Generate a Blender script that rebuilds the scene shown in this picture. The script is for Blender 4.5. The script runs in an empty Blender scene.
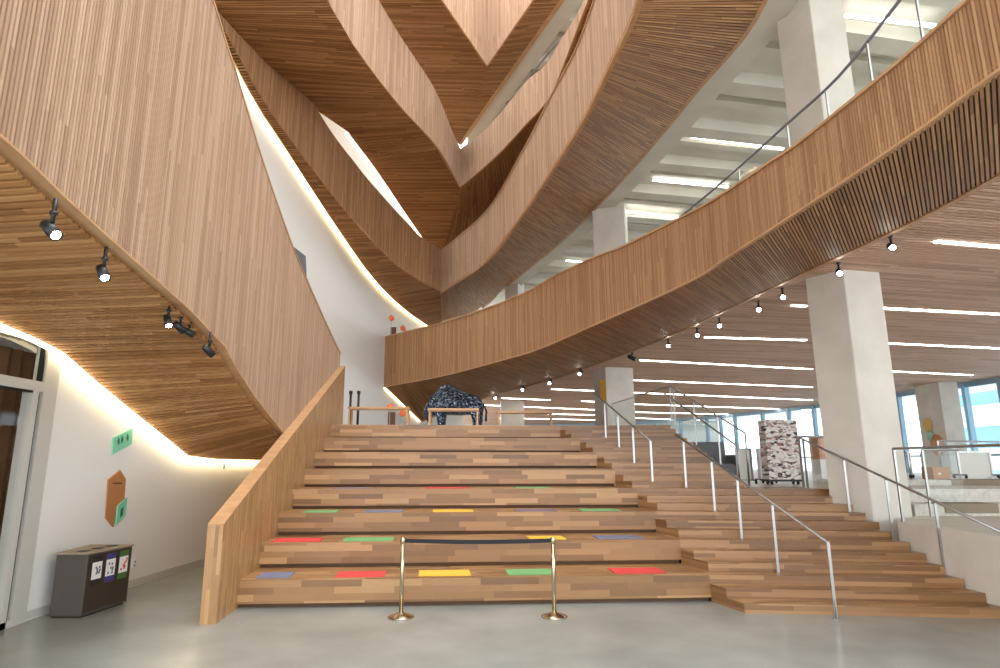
import bpy, bmesh, math, random
from mathutils import Vector, Matrix
random.seed(7)
S = bpy.context.scene
COL = S.collection
# ------------------------------------------------------------------ camera, sky, exposure
FPX, HZ, CX, EYE = 620.0, 463.0, 480.0, 2.0
TILT = math.atan((HZ - 334) / FPX)
cam_d = bpy.data.cameras.new('camera'); cam = bpy.data.objects.new('camera', cam_d); COL.objects.link(cam)
cam.location = (0, 0, EYE); cam.rotation_euler = (math.pi/2 + TILT, 0, 0)
cam_d.sensor_width = 36; cam_d.lens = FPX/1000*36; cam_d.shift_x = (500-CX)/1000
cam_d.clip_end = 500
S.camera = cam
W = bpy.data.worlds.new('world'); S.world = W; W.use_nodes = True
bg = W.node_tree.nodes['Background']; bg.inputs[0].default_value = (0.93, 0.965, 1.0, 1); bg.inputs[1].default_value = 2.3
def area(name, loc, rot, sx, sy, e, col=(1, .96, .9)):
    l = bpy.data.lights.new(name, 'AREA'); l.shape = 'RECTANGLE'; l.size = sx; l.size_y = sy; l.energy = e; l.color = col
    o = bpy.data.objects.new(name, l); o.location = loc; o.rotation_euler = rot; COL.objects.link(o); return o
area('skylight', (0, 9, 27), (0, 0, 0), 9, 16, 2500, (1, .97, .94))
S.view_settings.view_transform = 'Standard'; S.view_settings.look = 'None'
S.view_settings.exposure = 0.8; S.view_settings.gamma = 1; S.view_settings.use_curve_mapping = False
S.cycles.max_bounces = 8; S.cycles.diffuse_bounces = 5; S.cycles.transparent_max_bounces = 24
S.cycles.sample_clamp_indirect = 6

# ------------------------------------------------------------------ measuring helpers (photo pixel -> point at a given depth/height)
_c, _s = math.cos(TILT), math.sin(TILT)
def ray(x, y):
    u = (x-CX)/FPX; v = (334-y)/FPX
    return Vector((u, _c - v*_s, _s + v*_c))
def PZ(x, y, Z): r = ray(x, y); t = (Z-EYE)/r.z; return Vector((r.x*t, r.y*t, Z))
def PY(x, y, Y): r = ray(x, y); t = Y/r.y; return Vector((r.x*t, Y, EYE + r.z*t))
def PX(x, y, X): r = ray(x, y); t = X/r.x; return Vector((X, r.y*t, EYE + r.z*t))
def PC(x, y, plan, far=True):
    r = ray(x, y); best = None
    for i in range(len(plan)-1):
        ax, ay = plan[i][0], plan[i][1]; bx, by = plan[i+1][0]-ax, plan[i+1][1]-ay
        den = r.x*by - r.y*bx
        if abs(den) < 1e-9: continue
        t = (ax*by - ay*bx)/den
        q = (ax*r.y - ay*r.x)/den
        if -1e-6 <= q <= 1.000001 and t > 0:
            if best is None: best = (t, i+q)
    if best is None: return None
    t, q = best
    return Vector((r.x*t, r.y*t, EYE + r.z*t)), q
def smooth(pts, k=6):
    pts = [Vector(p) for p in pts]
    if len(pts) < 3: return pts
    P = [2*pts[0]-pts[1]] + pts + [2*pts[-1]-pts[-2]]
    out = []
    for i in range(1, len(P)-2):
        p0, p1, p2, p3 = P[i-1], P[i], P[i+1], P[i+2]
        for j in range(k):
            t = j/k
            out.append(.5*((2*p1)+(p2-p0)*t+(2*p0-5*p1+4*p2-p3)*t*t+(3*p1-p0-3*p2+p3)*t**3))
    out.append(pts[-1]); return out

# ------------------------------------------------------------------ materials
def newmat(name):
    m = bpy.data.materials.new(name); m.use_nodes = True
    nt = m.node_tree; b = nt.nodes['Principled BSDF']; return m, nt, b
def plain(name, col, rough=.5, metal=0, emit=None, es=0):
    m, nt, b = newmat(name)
    b.inputs['Base Color'].default_value = (*col, 1); b.inputs['Roughness'].default_value = rough; b.inputs['Metallic'].default_value = metal
    if emit: b.inputs['Emission Color'].default_value = (*emit, 1); b.inputs['Emission Strength'].default_value = es
    return m
def ramp(nt, fac, stops):
    r = nt.nodes.new('ShaderNodeValToRGB'); cr = r.color_ramp
    while len(cr.elements) < len(stops): cr.elements.new(.5)
    for e, (p, c) in zip(cr.elements, stops): e.position = p; e.color = (*c, 1)
    nt.links.new(fac, r.inputs[0]); return r.outputs[0]
def noisy(name, c1, c2, scale, rough, detail=5, bump=0, metal=0, stretch=(1, 1, 1)):
    m, nt, b = newmat(name); N = nt.nodes; L = nt.links
    tc = N.new('ShaderNodeTexCoord'); mp = N.new('ShaderNodeMapping'); mp.inputs['Scale'].default_value = stretch
    L.new(tc.outputs['Object'], mp.inputs[0])
    n = N.new('ShaderNodeTexNoise'); n.inputs['Scale'].default_value = scale; n.inputs['Detail'].default_value = detail
    L.new(mp.outputs[0], n.inputs['Vector'])
    L.new(ramp(nt, n.outputs[0], [(.3, c1), (.7, c2)]), b.inputs['Base Color'])
    b.inputs['Roughness'].default_value = rough; b.inputs['Metallic'].default_value = metal
    if bump:
        bp = N.new('ShaderNodeBump'); bp.inputs['Strength'].default_value = bump; L.new(n.outputs[0], bp.inputs['Height']); L.new(bp.outputs[0], b.inputs['Normal'])
    return m
def slat_wood(name, dark, mid, light, rough=.6):
    """UV.x = slat number + place across it, UV.y = metres along the slat"""
    m, nt, b = newmat(name); N = nt.nodes; L = nt.links
    uv = N.new('ShaderNodeUVMap'); sp = N.new('ShaderNodeSeparateXYZ'); L.new(uv.outputs[0], sp.inputs[0])
    fl = N.new('ShaderNodeMath'); fl.operation = 'FLOOR'; L.new(sp.outputs[0], fl.inputs[0])
    wn = N.new('ShaderNodeTexWhiteNoise'); wn.noise_dimensions = '1D'; L.new(fl.outputs[0], wn.inputs['W'])
    # board joints: tone changes every couple of metres along each slat
    a = N.new('ShaderNodeMath'); a.operation = 'MULTIPLY_ADD'; L.new(wn.outputs[0], a.inputs[0]); a.inputs[1].default_value = 7.0
    dv = N.new('ShaderNodeMath'); dv.operation = 'MULTIPLY'; dv.inputs[1].default_value = .45; L.new(sp.outputs[1], dv.inputs[0]); L.new(dv.outputs[0], a.inputs[2])
    f2 = N.new('ShaderNodeMath'); f2.operation = 'FLOOR'; L.new(a.outputs[0], f2.inputs[0])
    cb = N.new('ShaderNodeCombineXYZ'); L.new(fl.outputs[0], cb.inputs[0]); L.new(f2.outputs[0], cb.inputs[1])
    w2 = N.new('ShaderNodeTexWhiteNoise'); w2.noise_dimensions = '2D'; L.new(cb.outputs[0], w2.inputs['Vector'])
    mp = N.new('ShaderNodeMapping'); mp.inputs['Scale'].default_value = (3, 1.5, 1); L.new(uv.outputs[0], mp.inputs[0])
    n = N.new('ShaderNodeTexNoise'); n.inputs['Scale'].default_value = 2.2; n.inputs['Detail'].default_value = 4; L.new(mp.outputs[0], n.inputs['Vector'])
    mx = N.new('ShaderNodeMix'); mx.inputs[0].default_value = .35; L.new(w2.outputs[0], mx.inputs[2]); L.new(n.outputs[0], mx.inputs[3])
    L.new(ramp(nt, mx.outputs[0], [(.12, dark), (.5, mid), (.88, light)]), b.inputs['Base Color'])
    b.inputs['Roughness'].default_value = rough; b.inputs['Specular IOR Level'].default_value = .25
    return m
def block_wood(name, bw, rh, cols, rough=.35, mortar=.0012):
    """butcher-block boards; UV in metres"""
    m, nt, b = newmat(name); N = nt.nodes; L = nt.links
    uv = N.new('ShaderNodeUVMap'); sp = N.new('ShaderNodeSeparateXYZ'); L.new(uv.outputs[0], sp.inputs[0])
    def mth(op, x, y=None, c=None):
        k = N.new('ShaderNodeMath'); k.operation = op
        for i, v in enumerate((x, y, c)):
            if v is None: continue
            if isinstance(v, (int, float)): k.inputs[i].default_value = v
            else: L.new(v, k.inputs[i])
        return k.outputs[0]
    row = mth('FLOOR', mth('DIVIDE', sp.outputs[1], rh))
    w = N.new('ShaderNodeTexWhiteNoise'); w.noise_dimensions = '1D'; L.new(row, w.inputs['W'])
    colm = mth('FLOOR', mth('ADD', mth('DIVIDE', sp.outputs[0], bw), mth('MULTIPLY', w.outputs[0], 5.0)))
    cb = N.new('ShaderNodeCombineXYZ'); L.new(row, cb.inputs[0]); L.new(colm, cb.inputs[1])
    w2 = N.new('ShaderNodeTexWhiteNoise'); w2.noise_dimensions = '2D'; L.new(cb.outputs[0], w2.inputs['Vector'])
    mp = N.new('ShaderNodeMapping'); mp.inputs['Scale'].default_value = (2, 40, 1); L.new(uv.outputs[0], mp.inputs[0])
    n = N.new('ShaderNodeTexNoise'); n.inputs['Scale'].default_value = 2.0; n.inputs['Detail'].default_value = 5; L.new(mp.outputs[0], n.inputs['Vector'])
    mx = N.new('ShaderNodeMix'); mx.inputs[0].default_value = .28; L.new(w2.outputs[0], mx.inputs[2]); L.new(n.outputs[0], mx.inputs[3])
    L.new(ramp(nt, mx.outputs[0], cols), b.inputs['Base Color'])
    b.inputs['Roughness'].default_value = rough
    return m
def lin(r, g, b):
    f = lambda v: ((v/255+.055)/1.055)**2.4 if v > 10 else v/255/12.92
    return (f(r), f(g), f(b))
M = {}
M['fascia'] = slat_wood('fascia_oak', lin(158, 127, 103), lin(178, 146, 120), lin(196, 165, 139))
M['rail_wood'] = slat_wood('warm_oak', lin(148, 109, 76), lin(168, 127, 91), lin(186, 146, 108))
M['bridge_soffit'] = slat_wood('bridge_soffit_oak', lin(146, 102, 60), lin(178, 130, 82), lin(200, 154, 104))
M['soffit'] = slat_wood('soffit_oak_shaded', lin(126, 85, 48), lin(156, 110, 66), lin(180, 134, 86))  # shaded copy of the oak, dim underside put into the colour
M['ceilwood'] = slat_wood('ceiling_oak', lin(184, 150, 126), lin(206, 172, 147), lin(220, 190, 167))
M['gap'] = plain('backing_brown', lin(66, 44, 30), .8)
M['edge'] = noisy('edge_oak', lin(176, 134, 94), lin(198, 156, 113), 3, .45, stretch=(1, 1, 8))
M['stair'] = block_wood('stair_boards', .85, .092, [(.1, lin(112, 80, 50)), (.4, lin(142, 105, 67)), (.65, lin(156, 117, 77)), (.9, lin(182, 142, 98))])
M['step'] = block_wood('step_boards', 1.1, .0625, [(.1, lin(114, 81, 52)), (.5, lin(142, 105, 70)), (.9, lin(168, 130, 91))])
M['guard'] = block_wood('guard_boards', .5, .05, [(.1, lin(142, 106, 66)), (.5, lin(168, 128, 84)), (.9, lin(188, 149, 102))])
M['recess'] = plain('recess_shade', lin(104, 76, 54), .8)  # shadow under the tier noses put into a darker flat colour
M['floor'] = noisy('polished_concrete', lin(128, 131, 126), lin(150, 153, 147), .9, .22, 8)
M['concrete'] = noisy('column_concrete', lin(208, 203, 192), lin(226, 221, 211), 1.3, .7, 7, .06)
M['slab'] = noisy('slab_concrete', lin(196, 192, 180), lin(214, 210, 198), .7, .8, 6)
M['white'] = plain('white_paint', lin(236, 235, 230), .7)
M['terrazzo'] = noisy('terrazzo', lin(200, 194, 184), lin(226, 222, 214), 14, .4, 3)
M['taupe'] = plain('taupe_cushion', lin(148, 136, 116), .8)
M['steel'] = plain('brushed_steel', lin(176, 176, 174), .32, .9)
M['brass'] = plain('satin_nickel', lin(200, 186, 158), .22, 1)
M['black'] = plain('black_metal', lin(30, 32, 33), .4, .2)
M['belt'] = plain('black_webbing', lin(22, 22, 26), .7)
M['alu'] = plain('pale_frame', lin(206, 204, 196), .45, .1)
M['mullion'] = plain('blue_grey_mullion', lin(140, 168, 184), .5, .3)
M['led'] = plain('led_white', (1, 1, 1), .5, 0, (1, .97, .92), 9.0)
M['ledwarm'] = plain('led_warm', (1, .9, .7), .5, 0, (1, .78, .42), 4.5)
M['lamp'] = plain('lamp_face', (1, 1, 1), .5, 0, (1, .95, .85), 40.0)
M['ledcove'] = plain('led_cove', (1, .9, .7), .5, 0, (1, .8, .48), 7.5)
M['ledup'] = plain('led_gallery', (1, 1, 1), .5, 0, (1, .98, .94), 4.0)
def glass(name, tint, fac=.08):
    m, nt, b = newmat(name); N = nt.nodes; L = nt.links; N.remove(b)
    t = N.new('ShaderNodeBsdfTransparent'); t.inputs[0].default_value = (*tint, 1)
    g = N.new('ShaderNodeBsdfGlossy'); g.inputs['Roughness'].default_value = .02
    lw = N.new('ShaderNodeLayerWeight'); lw.inputs[0].default_value = .5
    pw = N.new('ShaderNodeMath'); pw.operation = 'POWER'; L.new(lw.outputs['Facing'], pw.inputs[0]); pw.inputs[1].default_value = 4
    fr = N.new('ShaderNodeMath'); fr.operation = 'MULTIPLY_ADD'; L.new(pw.outputs[0], fr.inputs[0]); fr.inputs[1].default_value = .35; fr.inputs[2].default_value = .04
    mx = N.new('ShaderNodeMixShader'); L.new(fr.outputs[0], mx.inputs[0]); L.new(t.outputs[0], mx.inputs[1]); L.new(g.outputs[0], mx.inputs[2])
    L.new(mx.outputs[0], N['Material Output'].inputs[0]); return m
M['glass'] = glass('clear_glass', (.94, .97, .96))
M['winglass'] = glass('window_glass', (.78, .91, 1.0))
for nm, c in dict(red=(214, 66, 66), yellow=(240, 184, 62), green=(112, 168, 108), blue=(112, 118, 140), purple=(122, 108, 122),
                  mint=(132, 214, 178), darkgreen=(40, 110, 84), brown=(184, 126, 78), darkbrown=(92, 52, 34), orange=(232, 120, 66),
                  bin=(78, 72, 68), bindark=(58, 46, 34), paper=(232, 230, 226), navy=(62, 62, 120), leaf=(70, 110, 56), ink=(40, 36, 36),
                  signyellow=(232, 178, 60), peach=(236, 196, 120), palemint=(170, 216, 190), grey=(110, 112, 122), panelorange=(214, 150, 92), card=(196, 146, 96), curtain=(120, 84, 58), bluegrey=(150, 190, 214)).items():
    M[nm] = plain(nm + '_finish', lin(*c), .6)

m, nt, b = newmat('picture_collage'); N = nt.nodes; L = nt.links
tc = N.new('ShaderNodeTexCoord'); mp = N.new('ShaderNodeMapping'); mp.inputs['Scale'].default_value = (11, 4, 22); mp.inputs['Rotation'].default_value = (0, .5, 0); L.new(tc.outputs['Object'], mp.inputs[0])
vo = N.new('ShaderNodeTexVoronoi'); vo.distance = 'MANHATTAN'; vo.inputs['Scale'].default_value = 1; L.new(mp.outputs[0], vo.inputs['Vector'])
sp = N.new('ShaderNodeSeparateColor'); L.new(vo.outputs['Color'], sp.inputs[0])
r_ = ramp(nt, sp.outputs[0], [(0, lin(60, 56, 60)), (.14, lin(226, 220, 214)), (.45, lin(170, 150, 140)), (.58, lin(232, 228, 224)), (.78, lin(150, 96, 90)), (.86, lin(206, 196, 190))])
for n_ in N:
    if n_.type == 'VALTORGB': n_.color_ramp.interpolation = 'CONSTANT'
L.new(r_, b.inputs['Base Color']); M['collage'] = m

# ------------------------------------------------------------------ object helpers
def obj(name, bm, mats, parent=None, recalc=True):
    me = bpy.data.meshes.new(name)
    if recalc: bmesh.ops.recalc_face_normals(bm, faces=bm.faces)
    bm.to_mesh(me); bm.free()
    for m in (mats if isinstance(mats, (list, tuple)) else [mats]): me.materials.append(m)
    o = bpy.data.objects.new(name, me); COL.objects.link(o)
    if parent is not None:
        o.parent = parent; o.matrix_parent_inverse = Matrix.Translation(-parent.location) if parent.rotation_euler.z == 0 else parent.matrix_basis.inverted()
    return o
def thing(name, label, cat, loc=(0, 0, 0), group=None):
    o = bpy.data.objects.new(name, None); COL.objects.link(o); o.location = loc; o.empty_display_size = .2
    o['label'] = label; o['category'] = cat
    if group: o['group'] = group
    return o
def tag(o, label, cat, group=None):
    o['label'] = label; o['category'] = cat
    if group: o['group'] = group
    return o
def struct(name, bm, m):
    o = obj(name, bm, m); o['kind'] = 'structure'; return o
def quad(bm, pts, mi=0, uvs=None):
    vs = [bm.verts.new(p) for p in pts]; f = bm.faces.new(vs); f.material_index = mi
    if uvs:
        l = bm.loops.layers.uv.verify()
        for lp, q in zip(f.loops, uvs): lp[l].uv = q
    return f
def prism(bm, poly, z0, z1, mi=0):
    """vertical prism over a plan polygon"""
    n = len(poly); b = [bm.verts.new((p[0], p[1], z0)) for p in poly]; t = [bm.verts.new((p[0], p[1], z1)) for p in poly]
    fs = [bm.faces.new(b[::-1]), bm.faces.new(t)]
    for i in range(n): fs.append(bm.faces.new((b[i], b[(i+1) % n], t[(i+1) % n], t[i])))
    for f in fs: f.material_index = mi
    return fs
def box(bm, x0, x1, y0, y1, z0, z1, mi=0): return prism(bm, [(x0, y0), (x1, y0), (x1, y1), (x0, y1)], z0, z1, mi)
def rbox(bm, c, size, rot=0, mi=0, bev=0):
    m = Matrix.Translation(c) @ Matrix.Rotation(rot, 4, 'Z') @ Matrix.Diagonal((*size, 1))
    r = bmesh.ops.create_cube(bm, size=1, matrix=m)
    fs = {f for v in r['verts'] for f in v.link_faces}
    for f in fs: f.material_index = mi
    if bev: bmesh.ops.bevel(bm, geom=list({e for v in r['verts'] for e in v.link_edges}), offset=bev, segments=2, affect='EDGES', profile=.5)
def tube(bm, pts, r, seg=8, mi=0, r1=None, cap=True):
    pts = [Vector(p) for p in pts]; rings = []
    n = len(pts)
    for i, p in enumerate(pts):
        d = (pts[min(i+1, n-1)] - pts[max(i-1, 0)]).normalized()
        up = Vector((0, 0, 1)) if abs(d.z) < .9 else Vector((1, 0, 0))
        a = d.cross(up).normalized(); b = a.cross(d)
        rr = r if r1 is None else r + (r1-r)*i/(n-1)
        rings.append([bm.verts.new(p + (a*math.cos(k*2*math.pi/seg) + b*math.sin(k*2*math.pi/seg))*rr) for k in range(seg)])
    fs = []
    for i in range(n-1):
        for k in range(seg): fs.append(bm.faces.new((rings[i][k], rings[i][(k+1) % seg], rings[i+1][(k+1) % seg], rings[i+1][k])))
    if cap: fs += [bm.faces.new(rings[0][::-1]), bm.faces.new(rings[-1])]
    for f in fs: f.material_index = mi; f.smooth = seg > 6
def lathe(bm, prof, c, seg=20, mi=0, mat=None):
    rings = []
    for r, z in prof:
        rings.append([bm.verts.new((mat or Matrix.Identity(4)) @ Vector((c[0]+r*math.cos(k*2*math.pi/seg), c[1]+r*math.sin(k*2*math.pi/seg), c[2]+z))) for k in range(seg)])
    for i in range(len(rings)-1):
        for k in range(seg):
            f = bm.faces.new((rings[i][k], rings[i][(k+1) % seg], rings[i+1][(k+1) % seg], rings[i+1][k])); f.material_index = mi; f.smooth = True
    for rg in (rings[0][::-1], rings[-1]):
        f = bm.faces.new(rg); f.material_index = mi
def bar(bm, a, b, w, h, mi=0):
    """straight bar of rectangular section between two points"""
    a, b = Vector(a), Vector(b); d = (b-a).normalized()
    up = Vector((0, 0, 1)) if abs(d.z) < .95 else Vector((0, 1, 0))
    s = d.cross(up).normalized()*w/2; u = s.cross(d).normalized()*h/2
    v = [bm.verts.new(p + q) for p in (a, b) for q in (s+u, s-u, -s-u, -s+u)]
    for i in ((0, 1, 2, 3), (7, 6, 5, 4), (0, 4, 5, 1), (1, 5, 6, 2), (2, 6, 7, 3), (3, 7, 4, 0)):
        f = bm.faces.new([v[k] for k in i]); f.material_index = mi
def along(P, s):
    """P list, s in index units"""
    i = max(0, min(int(s), len(P)-2)); t = s - i; return P[i].lerp(P[i+1], t)
def slat_band(name, A, B, toward, spacing, parent, mat, depth=.03, frac=.62, thick=.12, cap=True, gap='gap'):
    """slats running from curve A to curve B (same length lists) over a solid backing panel"""
    A = [Vector(p) for p in A]; B = [Vector(p) for p in B]
    cum = [0]
    for i in range(len(A)-1): cum.append(cum[-1] + .5*((A[i+1]-A[i]).length + (B[i+1]-B[i]).length))
    n = max(2, int(cum[-1]/spacing)); ss = []
    def idx(d):
        for i in range(len(cum)-1):
            if d <= cum[i+1]: return i + (d-cum[i])/max(1e-9, cum[i+1]-cum[i])
        return len(cum)-1
    bm = bmesh.new(); uvl = bm.loops.layers.uv.verify()
    tw = Vector(toward)
    def nrm(s):
        e = .05; p = along(A, min(s+e, len(A)-1)) - along(A, max(s-e, 0)); q = along(B, min(s+e, len(A)-1)) - along(B, max(s-e, 0)); p = p+q
        k = along(B, s)-along(A, s)
        v = p.cross(k)
        if v.length < 1e-9: return Vector((0, 0, -1))
        v.normalize()
        return v if v.dot(tw) > 0 else -v
    prev = None
    for i in range(n+1):
        s = idx(cum[-1]*i/n); a, b, nn = along(A, s), along(B, s), nrm(s)
        cur = [bm.verts.new(p) for p in (a, b, b-nn*thick, a-nn*thick)]
        if prev:
            for k in range(4):
                f = bm.faces.new((prev[k], prev[(k+1) % 4], cur[(k+1) % 4], cur[k]))
                f.material_index = 1 if k == 0 else 2
        else: bm.faces.new(cur).material_index = 2
        prev = cur
    bm.faces.new(prev[::-1]).material_index = 2
    for i in range(n):
        s0 = idx(cum[-1]*(i+(1-frac)/2)/n); s1 = idx(cum[-1]*(i+(1+frac)/2)/n)
        a0, b0, a1, b1 = along(A, s0), along(B, s0), along(A, s1), along(B, s1); n0 = nrm(s0); n1 = nrm(s1)
        ln = (b0-a0).length
        fa0, fb0, fa1, fb1 = a0+n0*depth, b0+n0*depth, a1+n1*depth, b1+n1*depth
        u = i; st = 1
        k = max(1, int(ln/1.0)) if False else 1
        quad(bm, (fa0, fa1, fb1, fb0), 0, ((u+.1, 0), (u+.9, 0), (u+.9, ln), (u+.1, ln)))
        quad(bm, (a0, fa0, fb0, b0), 0, ((u+.02, 0), (u+.1, 0), (u+.1, ln), (u+.02, ln)))
        quad(bm, (a1, fa1, fb1, b1), 0, ((u+.98, 0), (u+.9, 0), (u+.9, ln), (u+.98, ln)))
        quad(bm, (a0, a1, fa1, fa0), 0, ((u+.1, 0), (u+.9, 0), (u+.9, .03), (u+.1, .03)))
        quad(bm, (b0, b1, fb1, fb0), 0, ((u+.1, 0), (u+.9, 0), (u+.9, .03), (u+.1, .03)))
    return obj(name, bm, [M[mat], M[gap], M['edge']], parent, recalc=False)
def ztop(plan, pix, default=None):
    """heights of a top edge read along a plan curve -> function of index on that curve"""
    ks = []
    for p in pix:
        r = PC(p[0], p[1], plan)
        if r: ks.append((r[1], r[0].z))
    ks.sort()
    def f(i):
        if i <= ks[0][0]: return ks[0][1]
        if i >= ks[-1][0]: return ks[-1][1]
        for (a, za), (b, zb) in zip(ks, ks[1:]):
            if a <= i <= b: return za + (zb-za)*(i-a)/max(1e-9, b-a)
    return f
def with_z(plan, z): return [Vector((p[0], p[1], z(i) if callable(z) else z)) for i, p in enumerate(plan)]

# ------------------------------------------------------------------ levels
LAND, MID, CEIL = 3.0, 1.5, 5.7
ZB, Z1, Z2, Z3 = 5.2, 8.95, 12.6, 16.3          # undersides of the balcony fronts
WALL = smooth([(-5.85, -3, 0), (-5.87, 3, 0), (-5.87, 8.5, 0), (-5.72, 11, 0), (-5.5, 14, 0), (-5.25, 18, 0), (-4.85, 22, 0), (-4.2, 26.4, 0), (-3.3, 30.5, 0), (-2.2, 34.5, 0), (-1.0, 38, 0)], 4)

# floor
bm = bmesh.new(); box(bm, -6.2, 30, -6, 64, -.3, 0); struct('floor', bm, M['floor'])
# white wall
bm = bmesh.new()
inner = [(p.x, p.y) for p in WALL]
for i in range(len(inner)-1):
    (x0, y0), (x1, y1) = inner[i], inner[i+1]
    if y1 <= 8.55: z0 = 4.6            # the glazed entrance fills the lower part here
    else: z0 = 0
    prism(bm, [(x0, y0), (x1, y1), (x1-.3, y1), (x0-.3, y0)], z0, 24)
bmesh.ops.remove_doubles(bm, verts=bm.verts, dist=1e-4)
struct('wall_left', bm, M['white'])
bm = bmesh.new(); box(bm, -3, 24, 63, 63.3, 0, 24); struct('wall_back', bm, M['slab'])
# baseboard with a thin shadow line
bm = bmesh.new()
for i in range(len(inner)-1):
    (x0, y0), (x1, y1) = inner[i], inner[i+1]
    if y0 >= 8.4 and y1 < 27: prism(bm, [(x0+.012, y0), (x1+.012, y1), (x1, y1), (x0, y0)], .02, .12)
struct('baseboard_left', bm, M['alu'])

# ------------------------------------------------------------------ staircase frame
TH = math.radians(4.2); E1 = Vector((math.cos(TH), math.sin(TH), 0)); E2 = Vector((-math.sin(TH), math.cos(TH), 0)); O = Vector((-3.41, 9.28, 0))
RH, RD, SH, SD = .375, 1.05, .125, .35
def SL(x, y, z=0):
    if x > 6.6: y -= .17*(min(x, 12)-6.6)
    return O + E1*x + E2*y + Vector((0, 0, z))
def loc_x(X, Y):                                # local x of a world point
    d = Vector((X, Y, 0)) - O; return d.dot(E1)
def sl_w(P): d = Vector((P[0], P[1], 0)) - O; return d.dot(E1), d.dot(E2)
def uvquad(bm, pts, horizontal, off=(0, 0), mi=0):
    l = bm.loops.layers.uv.verify(); vs = [bm.verts.new(p) for p in pts]; f = bm.faces.new(vs); f.material_index = mi
    for lp, p in zip(f.loops, pts):
        x, y = sl_w(p)
        lp[l].uv = (x+off[0], (y if horizontal else p[2]) + off[1])
    return f
stair = thing('grand_staircase', 'wide timber amphitheatre staircase of oak blocks rising from the concrete floor to the landing', 'staircase', O)
xr_px = [(709, 575), (680, 548), (655, 518), (637, 493), (615, 473), (597, 455), (580, 440), (560, 428)]
XR = []
for k, (px, py) in enumerate(xr_px):
    y = k*RD; Yw = SL(6.6, y).y; p = PY(px, py, Yw); XR.append(loc_x(p.x, p.y))
for k in range(1, 7): XR[k] = XR[0] + (XR[7]-XR[0])*k/7*1.0 if abs(XR[k]-(XR[0]+(XR[7]-XR[0])*k/7)) > .35 else XR[k]
def RX(y): return 10.32 + .05*y                  # right-hand end of the lower steps
for k in range(8):                               # seating tiers
    bm = bmesh.new(); z0 = k*RH; z1 = z0+RH; y = k*RD; x1 = XR[k]; off = (k*3.7, k*1.31)
    rec = .06
    A0, A1 = SL(0, y, z0), SL(x1, y, z0)
    up = Vector((0, 0, 1))
    # recessed toe, riser, nosing, tread, ends
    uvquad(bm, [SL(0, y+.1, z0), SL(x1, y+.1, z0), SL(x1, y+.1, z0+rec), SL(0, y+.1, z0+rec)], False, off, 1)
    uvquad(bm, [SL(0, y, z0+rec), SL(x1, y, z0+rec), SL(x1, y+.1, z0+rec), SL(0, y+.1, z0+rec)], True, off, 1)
    uvquad(bm, [SL(0, y, z0+rec), SL(x1, y, z0+rec), SL(x1, y, z1), SL(0, y, z1)], False, off)
    yb = y+RD+.12 if k < 7 else y+RD
    uvquad(bm, [SL(0, y, z1), SL(x1, y, z1), SL(x1, yb, z1), SL(0, yb, z1)], True, off)
    uvquad(bm, [SL(0, y, z0+rec), SL(0, yb, z0+rec), SL(0, yb, z1), SL(0, y, z1)], False, off)
    uvquad(bm, [SL(x1, y, z0+rec), SL(x1, yb, z0+rec), SL(x1, yb, z1), SL(x1, y, z1)], False, off)
    uvquad(bm, [SL(0, yb, z0), SL(x1, yb, z0), SL(x1, yb, z1), SL(0, yb, z1)], False, off)
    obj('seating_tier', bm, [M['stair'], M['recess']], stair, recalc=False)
def upper_x(y): return 9.05 + .0*y
for j in range(1, 25):                           # small steps on the right
    k = (j-1)//3; r = (j-1) % 3
    y = -.7 + SD*(j-1); z1 = SH*j; z0 = z1-SH
    xr = RX(y) if j <= 12 else upper_x(y)
    xl = XR[k]
    if r == 0: xa, xb = xl+.14, xl
    elif r == 1: xa, xb = xl+.07, xl-.0
    else: xa, xb = xl, xl
    yf = y
    back_y = 0
    bm = bmesh.new(); off = (j*2.3, j*.77)
    yk = k*RD                                     # front of the tier behind
    front = [SL(xa, yf)] + ([SL(6.6, yf)] if xa < 6.55 else []) + [SL(xr, yf)]
    back_y = yk if r < 2 else (y+RD if j not in (12, 24) else y+RD+.1)
    l0 = SL(xb, yk) if r < 2 else SL(xa, yf)
    base = Vector((0, 0, z0)); top = Vector((0, 0, z1))
    for a, b in zip(front, front[1:]):
        uvquad(bm, [a+base, b+base, b+top, a+top], False, off)
    if r < 2: uvquad(bm, [l0+base, front[0]+base, front[0]+top, l0+top], False, off)
    bk = [SL(xl, back_y)] + ([SL(6.6, back_y)] if xl < 6.55 else []) + [SL(xr, back_y)]
    poly = front + bk[::-1]
    uvquad(bm, [p+top for p in poly], True, off, 1)
    uvquad(bm, [front[-1]+base, SL(xr, back_y, z0), SL(xr, back_y, z1), front[-1]+top], False, off)
    obj('step', bm, [M['step'], M['stair']], stair, recalc=False)

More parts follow.
